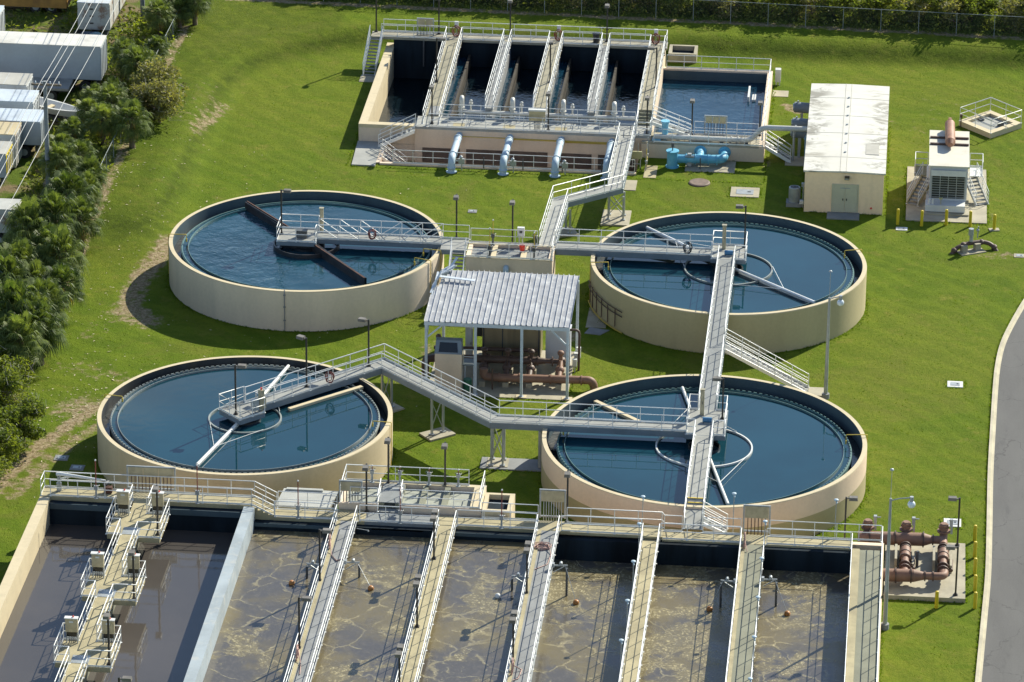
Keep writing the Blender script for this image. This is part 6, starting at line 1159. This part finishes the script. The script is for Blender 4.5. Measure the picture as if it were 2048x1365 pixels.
PC=[(-34.1,57.6),(-32.8,59.6),(-31.7,60.5),(-33.3,50.8),(-34.6,46.0),(-33.4,47.3),(-35.3,48.1),(-36.1,38.6),(-34.5,36.9),(-33.3,35.7),(-35.9,34.7),(-34.3,32.0),(-32.0,31.6),(-36.3,30.1),(-36.6,27.5),(-35.1,26.7),(-36.0,22.9),(-33.3,21.0),(-34.6,16.9),(-34.1,15.7),(-32.5,12.5),(-34.1,10.4),(-35.6,8.7),(-33.7,6.7),(-32.5,4.7),(-31.8,.4),(-35.1,3.2),(-33.6,1.3),(-35.6,.2),(-33.9,-3.7),(-32.3,-3.9),(-32.6,-6.0),(-32.4,-7.9),(-33.6,-9.3),(-32.5,-10.4),(-33.7,-7.2),(-31.7,-7.8),(-32.2,62.3),(-33.6,61.8),(-34.9,25.0),(-33.0,17.7),(-34.9,40.2),(-33.6,44.2)]
ZN=[(55,'by the far utility pole'),(42,'beside the long semi trailer'),(34,'next to the white boat'),(25.5,'by the long blue trailer roof'),(19,'below the wired pole'),(8.5,'around the grey box body'),(-.5,'by the faded blue truck'),(-99,'nearest the camera')]
GR={}
for x,y in PC:
    zn=next(t for l,t in ZN if y>=l); sd_='fence side' if x>-34 else 'yard side'; GR.setdefault((zn,sd_),[]).append((x,y))
ORD={1:['lone'],2:['farther','nearer'],3:['farthest','middle','nearest'],4:['farthest','second farthest','second nearest','nearest'],5:['farthest','second farthest','middle','second nearest','nearest'],6:['farthest','second farthest','third farthest','third nearest','second nearest','nearest'],7:['farthest','second farthest','third farthest','middle','third nearest','second nearest','nearest'],8:['farthest','second farthest','third farthest','fourth farthest','fourth nearest','third nearest','second nearest','nearest']}
used=set(); ip=0
for (zn,sd_),L in GR.items():
    L.sort(key=lambda p:-p[1]); names=ORD[min(8,len(L))]
    for k,(x,y) in enumerate(L):
        i=ip%4; ip+=1; h=max(1.5,2.9-gz(x,y)+rv.uniform(-.2,.35)); h*=rv.choice((.8,1,1,1.15,1.3)); s=h/2.35; s_=max(.72,min(1.25,s*rv.uniform(.85,1.1)))
        if i not in used: o=PP[i]; used.add(i); o.location=(x,y,gz(x,y)); o.rotation_euler=(0,0,rv.uniform(0,6.28)); o.scale=(s_,s_,s)
        else: o=copy_tree(PP[i],None,(x,y,gz(x,y)),rv.uniform(0,6.28),(s_,s_,s))
        tag(o,'%s shaggy fan palm %s, %s'%(names[min(k,7)],zn,sd_),'palm','fan palms in the left row')
def leaves(b,c,r,n,sz,flat=.7):
    for k in range(n):
        u=Vector((rv.gauss(0,1),rv.gauss(0,1),rv.gauss(0,1))).normalized()*r*rv.random()**.45; p=Vector(c)+Vector((u.x,u.y,u.z*flat))
        a=Vector((rv.gauss(0,1),rv.gauss(0,1),rv.gauss(0,.7))).normalized(); w=a.cross(Vector((rv.gauss(0,1),rv.gauss(0,1),rv.gauss(0,1)))).normalized(); s=sz*rv.uniform(.6,1.3)
        b.add([p-a*s,p+w*s*.45,p+a*s,p-w*s*.45],[(0,1,2,3)],False)
def plant_proto(name,h,rad,ncl,nl,sz,lm,trunk=True,crad=.5,zmin=.25,dead=0):
    root=bpy.data.objects.new(name,None); COL.objects.link(root); pts=[]
    for k in range(ncl):
        while True:
            u=Vector((rv.uniform(-1,1),rv.uniform(-1,1),rv.uniform(-1,1)))
            if u.length<1 and u.length>.35: break
        pts.append(Vector((u.x*rad,u.y*rad,h*(zmin+(1-zmin)*.5)+u.z*h*(1-zmin)*.5)))
    b=MB()
    if trunk: b.path([(0,0,-.2),(.1,.05,h*.35),(0,.1,h*.7)],[.14*h/4,.1*h/4,.04],7)
    for p in pts[:max(6,ncl//3)]: q=Vector((0,0,h*.15 if not trunk else h*.3)); m=q.lerp(p,.5)+Vector((0,0,.15)); b.path([q,m,p],[.045*h/4,.03*h/4,.012],5)
    b.build('trunk' if trunk else 'stem',BARK,root); b=MB()
    for p in pts: leaves(b,p,crad*rv.uniform(.7,1.35),nl,sz)
    b.build('crown' if trunk else 'foliage',lm,root)
    if dead:
        b=MB()
        for k in range(dead): p=rv.choice(pts)+Vector((rv.gauss(0,.3),rv.gauss(0,.3),rv.gauss(0,.3))); b.path([p,p+Vector((rv.gauss(0,.4),rv.gauss(0,.4),rv.uniform(0,.5)))],[.012,.006],4)
        o_=b.build('bare_twigs',mat('bare twig %s'%name,(.40,.37,.32),.8),root); o_['kind']='stuff'
    return root
TR=[plant_proto('broadleaf_tree',3.6,1.7,46,120,.12,LEAF1,True,.55,.2,40),plant_proto('broadleaf_tree',3.2,1.5,40,120,.11,LEAF1,True,.55,.15,40)]
FE=plant_proto('feathery_shrub',2.6,1.35,46,70,.10,LEAF3,True,.5,.1,30)
SH_=[plant_proto('bush',2.8,1.5,36,58,.15,LEAFB,False,.55,0,10),plant_proto('bush',2.6,1.5,34,58,.14,LEAF2,False,.55,0,8),plant_proto('bush',3.0,1.4,34,48,.13,LEAF3,False,.55,0,40),plant_proto('bush',3.2,1.5,38,48,.17,LEAFB,False,.6,0,0)]
KN=['dark green leafy bush','yellow green leafy bush','grey twiggy bush','broad leaved green bush']
for k,(x,y,i,s,l) in enumerate(((-32.6,-14.2,1,1.0,'dark leafy tree just past the last palm'),(-32.6,-17.6,0,1.05,'dark leafy tree second from the palms'),(-30.9,-19.0,1,.85,'small dark tree leaning over the pale dirt path'),(-30.2,-21.6,0,.95,'dark leafy tree beside the bend of the dirt path'),(-32.0,-23.0,1,1.1,'dark leafy tree with bare twigs at the left edge'),(-31.0,-25.8,0,1.0,'dark leafy tree near the left basin corner'),(-31.4,-29.2,1,1.05,'dark leafy tree nearest the camera at the left edge'),(-34.4,-13.0,0,1.0,'dark leafy tree at the left edge behind the last palm'),(-34.6,-20,0,1.1,'dark leafy tree at the left edge behind the path trees'))):
    o=copy_tree(TR[i],None,(x,y,gz(x,y)),rv.uniform(0,6.28),s) if k>1 else TR[1-k]
    if k<=1: o.location=(x,y,gz(x,y)); o.scale=(s,s,s)
    tag(o,l,'tree','broadleaf trees at the lower left')
for k,(x,y,s,l) in enumerate(((-31.4,40.6,1.45,'feathery grey green shrub on the lawn edge, farther one'),(-30.8,37.2,1.3,'feathery grey green shrub on the lawn edge, nearer one'),(-32.2,37.6,1.1,'feathery grey green shrub against the fence near the boat'))):
    o=FE if k==0 else copy_tree(FE); o.location=(x,y,gz(x,y)); o.scale=(s,s,s); o.rotation_euler=(0,0,k*1.3); tag(o,l,'shrub','feathery shrubs')
FT=[(-20,'above the rear corner stair'),(-15,'above the empty left cell'),(-10,'above the leftmost wide walkway'),(-5,'above the left narrow walkway'),(0,'above the middle walkway'),(5,'above the rightmost wide walkway'),(10,'above the small open vault'),(15,'above the clear basin corner'),(20,'above the meter cabinet'),(25,'above the white roof'),(30,'above the generator'),(36,'above the diamond vault'),(45,'at the top right corner')]
cnt={}; used=set()
def put_bush(x,y,row,s):
    ft=min(FT,key=lambda t:abs(t[0]-x))[1]; i=rv.choice((0,0,1,2,2,3)); 
    k=(ft,row,i); 
    for t in range(4):
        if (ft,row,(i+t)%4) not in cnt: i=(i+t)%4; break
    cnt[(ft,row,i)]=cnt.get((ft,row,i),0)+1
    if i not in used: used.add(i); o=SH_[i]
    else: o=copy_tree(SH_[i])
    o.location=(x,y,gz(x,y)); o.rotation_euler=(0,0,rv.uniform(0,6.28)); o.scale=(s,s,s*rv.uniform(.85,1.15)); tag(o,'%s in the %s row by the fence %s'%(KN[i],row,ft),'bush','bushes behind the top fence')
x=-21.5
while x<44: put_bush(x,69.3-(x+22)*.04+rv.uniform(-.1,.5),'front',rv.uniform(.85,1.15)); x+=rv.uniform(1.5,1.9)
x=-23.
while x<45: put_bush(x,72.0-(x+22)*.03+rv.uniform(-.5,.7),'second',rv.uniform(.7,.95)); x+=rv.uniform(1.8,2.3)
x=-24.
while x<46: put_bush(x,75.6+rv.uniform(-.7,.8),'rear',rv.uniform(.75,1.0)); x+=rv.uniform(2.3,2.8)
for k,(x,y,s) in enumerate(((15.5,75,1.5),(31,72.2,1.5),(-17,76.5,1.5),(40.5,73.5,1.6))):
    o=copy_tree(TR[k%2],None,(x,y,gz(x,y)),k*1.1,s); tag(o,'tall leafy tree rising behind the bush rows %s'%min(FT,key=lambda t:abs(t[0]-x))[1],'tree','trees behind the top fence')
for k,(x,y) in enumerate(((-23,69.6),(-25.2,70.6),(-21.0,72.2),(32.8,69.6),(37.5,69.4),(13.0,71.5))):
    o=copy_tree(PP[k%4],None,(x,y,gz(x,y)),k*2.,(1,1,.75 if k<3 else 1.1)); tag(o,'low fan palm mixed into the top bushes %s'%('at the far left','beyond the far left one','behind the two far left ones','above the diamond vault','at the top right corner','above the clear basin corner')[k],'palm','fan palms among the top bushes')
# undergrowth, litter and fallen leaves
b=MB()
for k in range(15000):
    t=rv.random(); y=-30+92*t; x=rv.uniform(-38.5,-33.1) if y<42 else rv.uniform(-37.5,-33.0); z=gz(x,y)
    p=Vector((x+rv.gauss(0,.3),y,z+rv.random()**2*.85)); a=Vector((rv.gauss(0,1),rv.gauss(0,1),rv.gauss(0,.8))).normalized(); w=a.cross(Vector((rv.gauss(0,1),rv.gauss(0,1),rv.gauss(0,1)))).normalized(); s=rv.uniform(.1,.26); b.add([p-a*s,p+w*s*.4,p+a*s,p-w*s*.4],[(0,1,2,3)],False)
for k in range(7000):
    x=rv.uniform(-28,46); y=rv.uniform(67.6,71)-(x+22)*.04; z=gz(x,y)
    p=Vector((x,y,z+rv.random()**2*.9)); a=Vector((rv.gauss(0,1),rv.gauss(0,1),rv.gauss(0,.8))).normalized(); w=a.cross(Vector((rv.gauss(0,1),rv.gauss(0,1),rv.gauss(0,1)))).normalized(); s=rv.uniform(.1,.24); b.add([p-a*s,p+w*s*.4,p+a*s,p-w*s*.4],[(0,1,2,3)],False)
for k in range(4200):
    x=rv.uniform(-50,-38); y=rv.uniform(46,66); z=gz(x,y)
    if rv.random()<.5+.5*math.sin(x*1.1)*math.cos(y*.9):
        p=Vector((x,y,z+rv.random()**2*.5)); a=Vector((rv.gauss(0,1),rv.gauss(0,1),rv.gauss(0,.8))).normalized(); w=a.cross(Vector((rv.gauss(0,1),rv.gauss(0,1),rv.gauss(0,1)))).normalized(); s=rv.uniform(.12,.28); b.add([p-a*s,p+w*s*.4,p+a*s,p-w*s*.4],[(0,1,2,3)],False)
tag(b.build('undergrowth',LEAF1),'low green undergrowth beneath the palms and top bushes','undergrowth',None,'stuff')
b=MB()
for k in range(1500):
    q=rv.random()
    if q<.55: x,y=-32.5+rv.gauss(0,.45),rv.uniform(-14,60)
    elif q<.72: x,y=-27.5+rv.gauss(0,1.6),-15+rv.gauss(0,4)
    elif q<.87: x,y=-29.3+rv.gauss(0,1.6),rv.uniform(-20,45)
    else: x,y=rv.uniform(-31,-5),rv.uniform(-14,36)
    if math.hypot(x+15.67,y-9.76)<10.1 or math.hypot(x+15.58,y+21.1)<9.9: continue
    a=rv.uniform(0,6.28); s=rv.uniform(.04,.13)*(1.6 if rv.random()<.05 else 1); z=gz(x,y)+.03; c_,s_=math.cos(a),math.sin(a)
    b.add([(x-s*c_,y-s*s_,z),(x+s*.3*s_,y-s*.3*c_,z+.03),(x+s*c_,y+s*s_,z+.02),(x-s*.3*s_,y+s*.3*c_,z+.01)],[(0,1,2,3)],False)
tag(b.build('leaf_litter',mat('dry leaf litter',(.50,.42,.28),.8,0,.25,3)),'scattered dry pale leaves on the lawn','leaf litter',None,'stuff')

# grass tufts that roughen the lawn and its edges
b=MB(); V=[]; Fc=[]; Mi=[]
def tuft(x,y,h,w,m):
    a=rv.uniform(0,6.28); lx,ly=rv.gauss(0,.5)*h,rv.gauss(0,.5)*h; z=gz(x,y)-.01; c_,s_=math.cos(a)*w,math.sin(a)*w; n=len(V)
    V.extend(((x-c_,y-s_,z),(x+c_,y+s_,z),(x+lx,y+ly,z+h))); Fc.append((n,n+1,n+2)); Mi.append(m)
RECT=[(-26.4,26.3,-80,-34.4),(-15.6,16.1,32.6,57.2),(19.2,25.4,27,46.2),(26.9,33,26,37.4),(-5,4.7,-9.9,-1.4),(-4.1,2.3,7.1,10.2),(26.3,31.4,-37.8,-29.8)]
def free(x,y):
    if any(a<x<b_ and c<y<d for a,b_,c,d in RECT): return False
    return all(math.hypot(x-t[1],y-t[2])>r for t,r in zip(TANKS.values(),(9.84,9.78,9.64,10.52)))
def kerbx(y):
    for p,q in zip(kp,kp[1:]):
        if q[1]<=y<=p[1]: t=(y-q[1])/(p[1]-q[1]); return q[0]+(p[0]-q[0])*t
    return 99
k=0
while k<42000:
    x,y=rv.uniform(-33,40),rv.uniform(-48,67)
    if not free(x,y) or x>kerbx(y)-.05: continue
    k+=1; dn=math.sin(x*.9+2*math.sin(y*.35))*math.sin(y*.8+1.5*math.sin(x*.4)); 
    tuft(x,y,rv.uniform(.02,.06)*(1.6 if dn>.5 else 1),rv.uniform(.03,.07),0 if rv.random()<.8 else 1)
for (t,r_) in zip(TANKS.values(),(9.83,9.77,9.63,10.5)):
    for k in range(1500): a=rv.uniform(0,6.28); d=r_+abs(rv.gauss(0,.16))+.02; tuft(t[1]+d*math.cos(a),t[2]+d*math.sin(a),rv.uniform(.05,.15),.05,1)
for (a,b_,c,d) in RECT+[(10,13.9,34.4,36.95),(-.2,3.95,-21.55,-19.7),(13.7,15.95,29.45,31.55),(29.9,31.2,-27,-25.6),(30.1,31.3,-4.7,-3.5)]:
    per=2*(b_-a+d-c); 
    for k in range(int(per*14)):
        u=rv.random()*per; e=abs(rv.gauss(0,.09)); 
        if u<b_-a: p=(a+u,c-e)
        elif u<2*(b_-a): p=(a+u-(b_-a),d+e)
        elif u<2*(b_-a)+d-c: p=(a-e,c+u-2*(b_-a))
        else: p=(b_+e,c+u-2*(b_-a)-(d-c))
        if p[1]>-60 and not (-15.6<p[0]<16.1 and 32.5<p[1]<57.3 and c>30 and a<-10 and False): tuft(p[0],p[1],rv.uniform(.06,.18),.05,1)
for k in range(2600): y=rv.uniform(-50,12); tuft(kerbx(y)+rv.gauss(-.03,.05),y,rv.uniform(.06,.16),.05,rv.choice((0,1)))
me=bpy.data.meshes.new('grass'); me.from_pydata(V,[],Fc); me.materials.append(leaf_mat('grass blade',(.085,.135,.012),(.135,.19,.018),.42)); me.materials.append(leaf_mat('dark grass blade',(.075,.125,.010),(.12,.18,.015),.45)); me.polygons.foreach_set('material_index',Mi)
go=bpy.data.objects.new('grass',me); COL.objects.link(go); tag(go,'short grass tufts roughening the lawn and its edges','grass',None,'stuff')
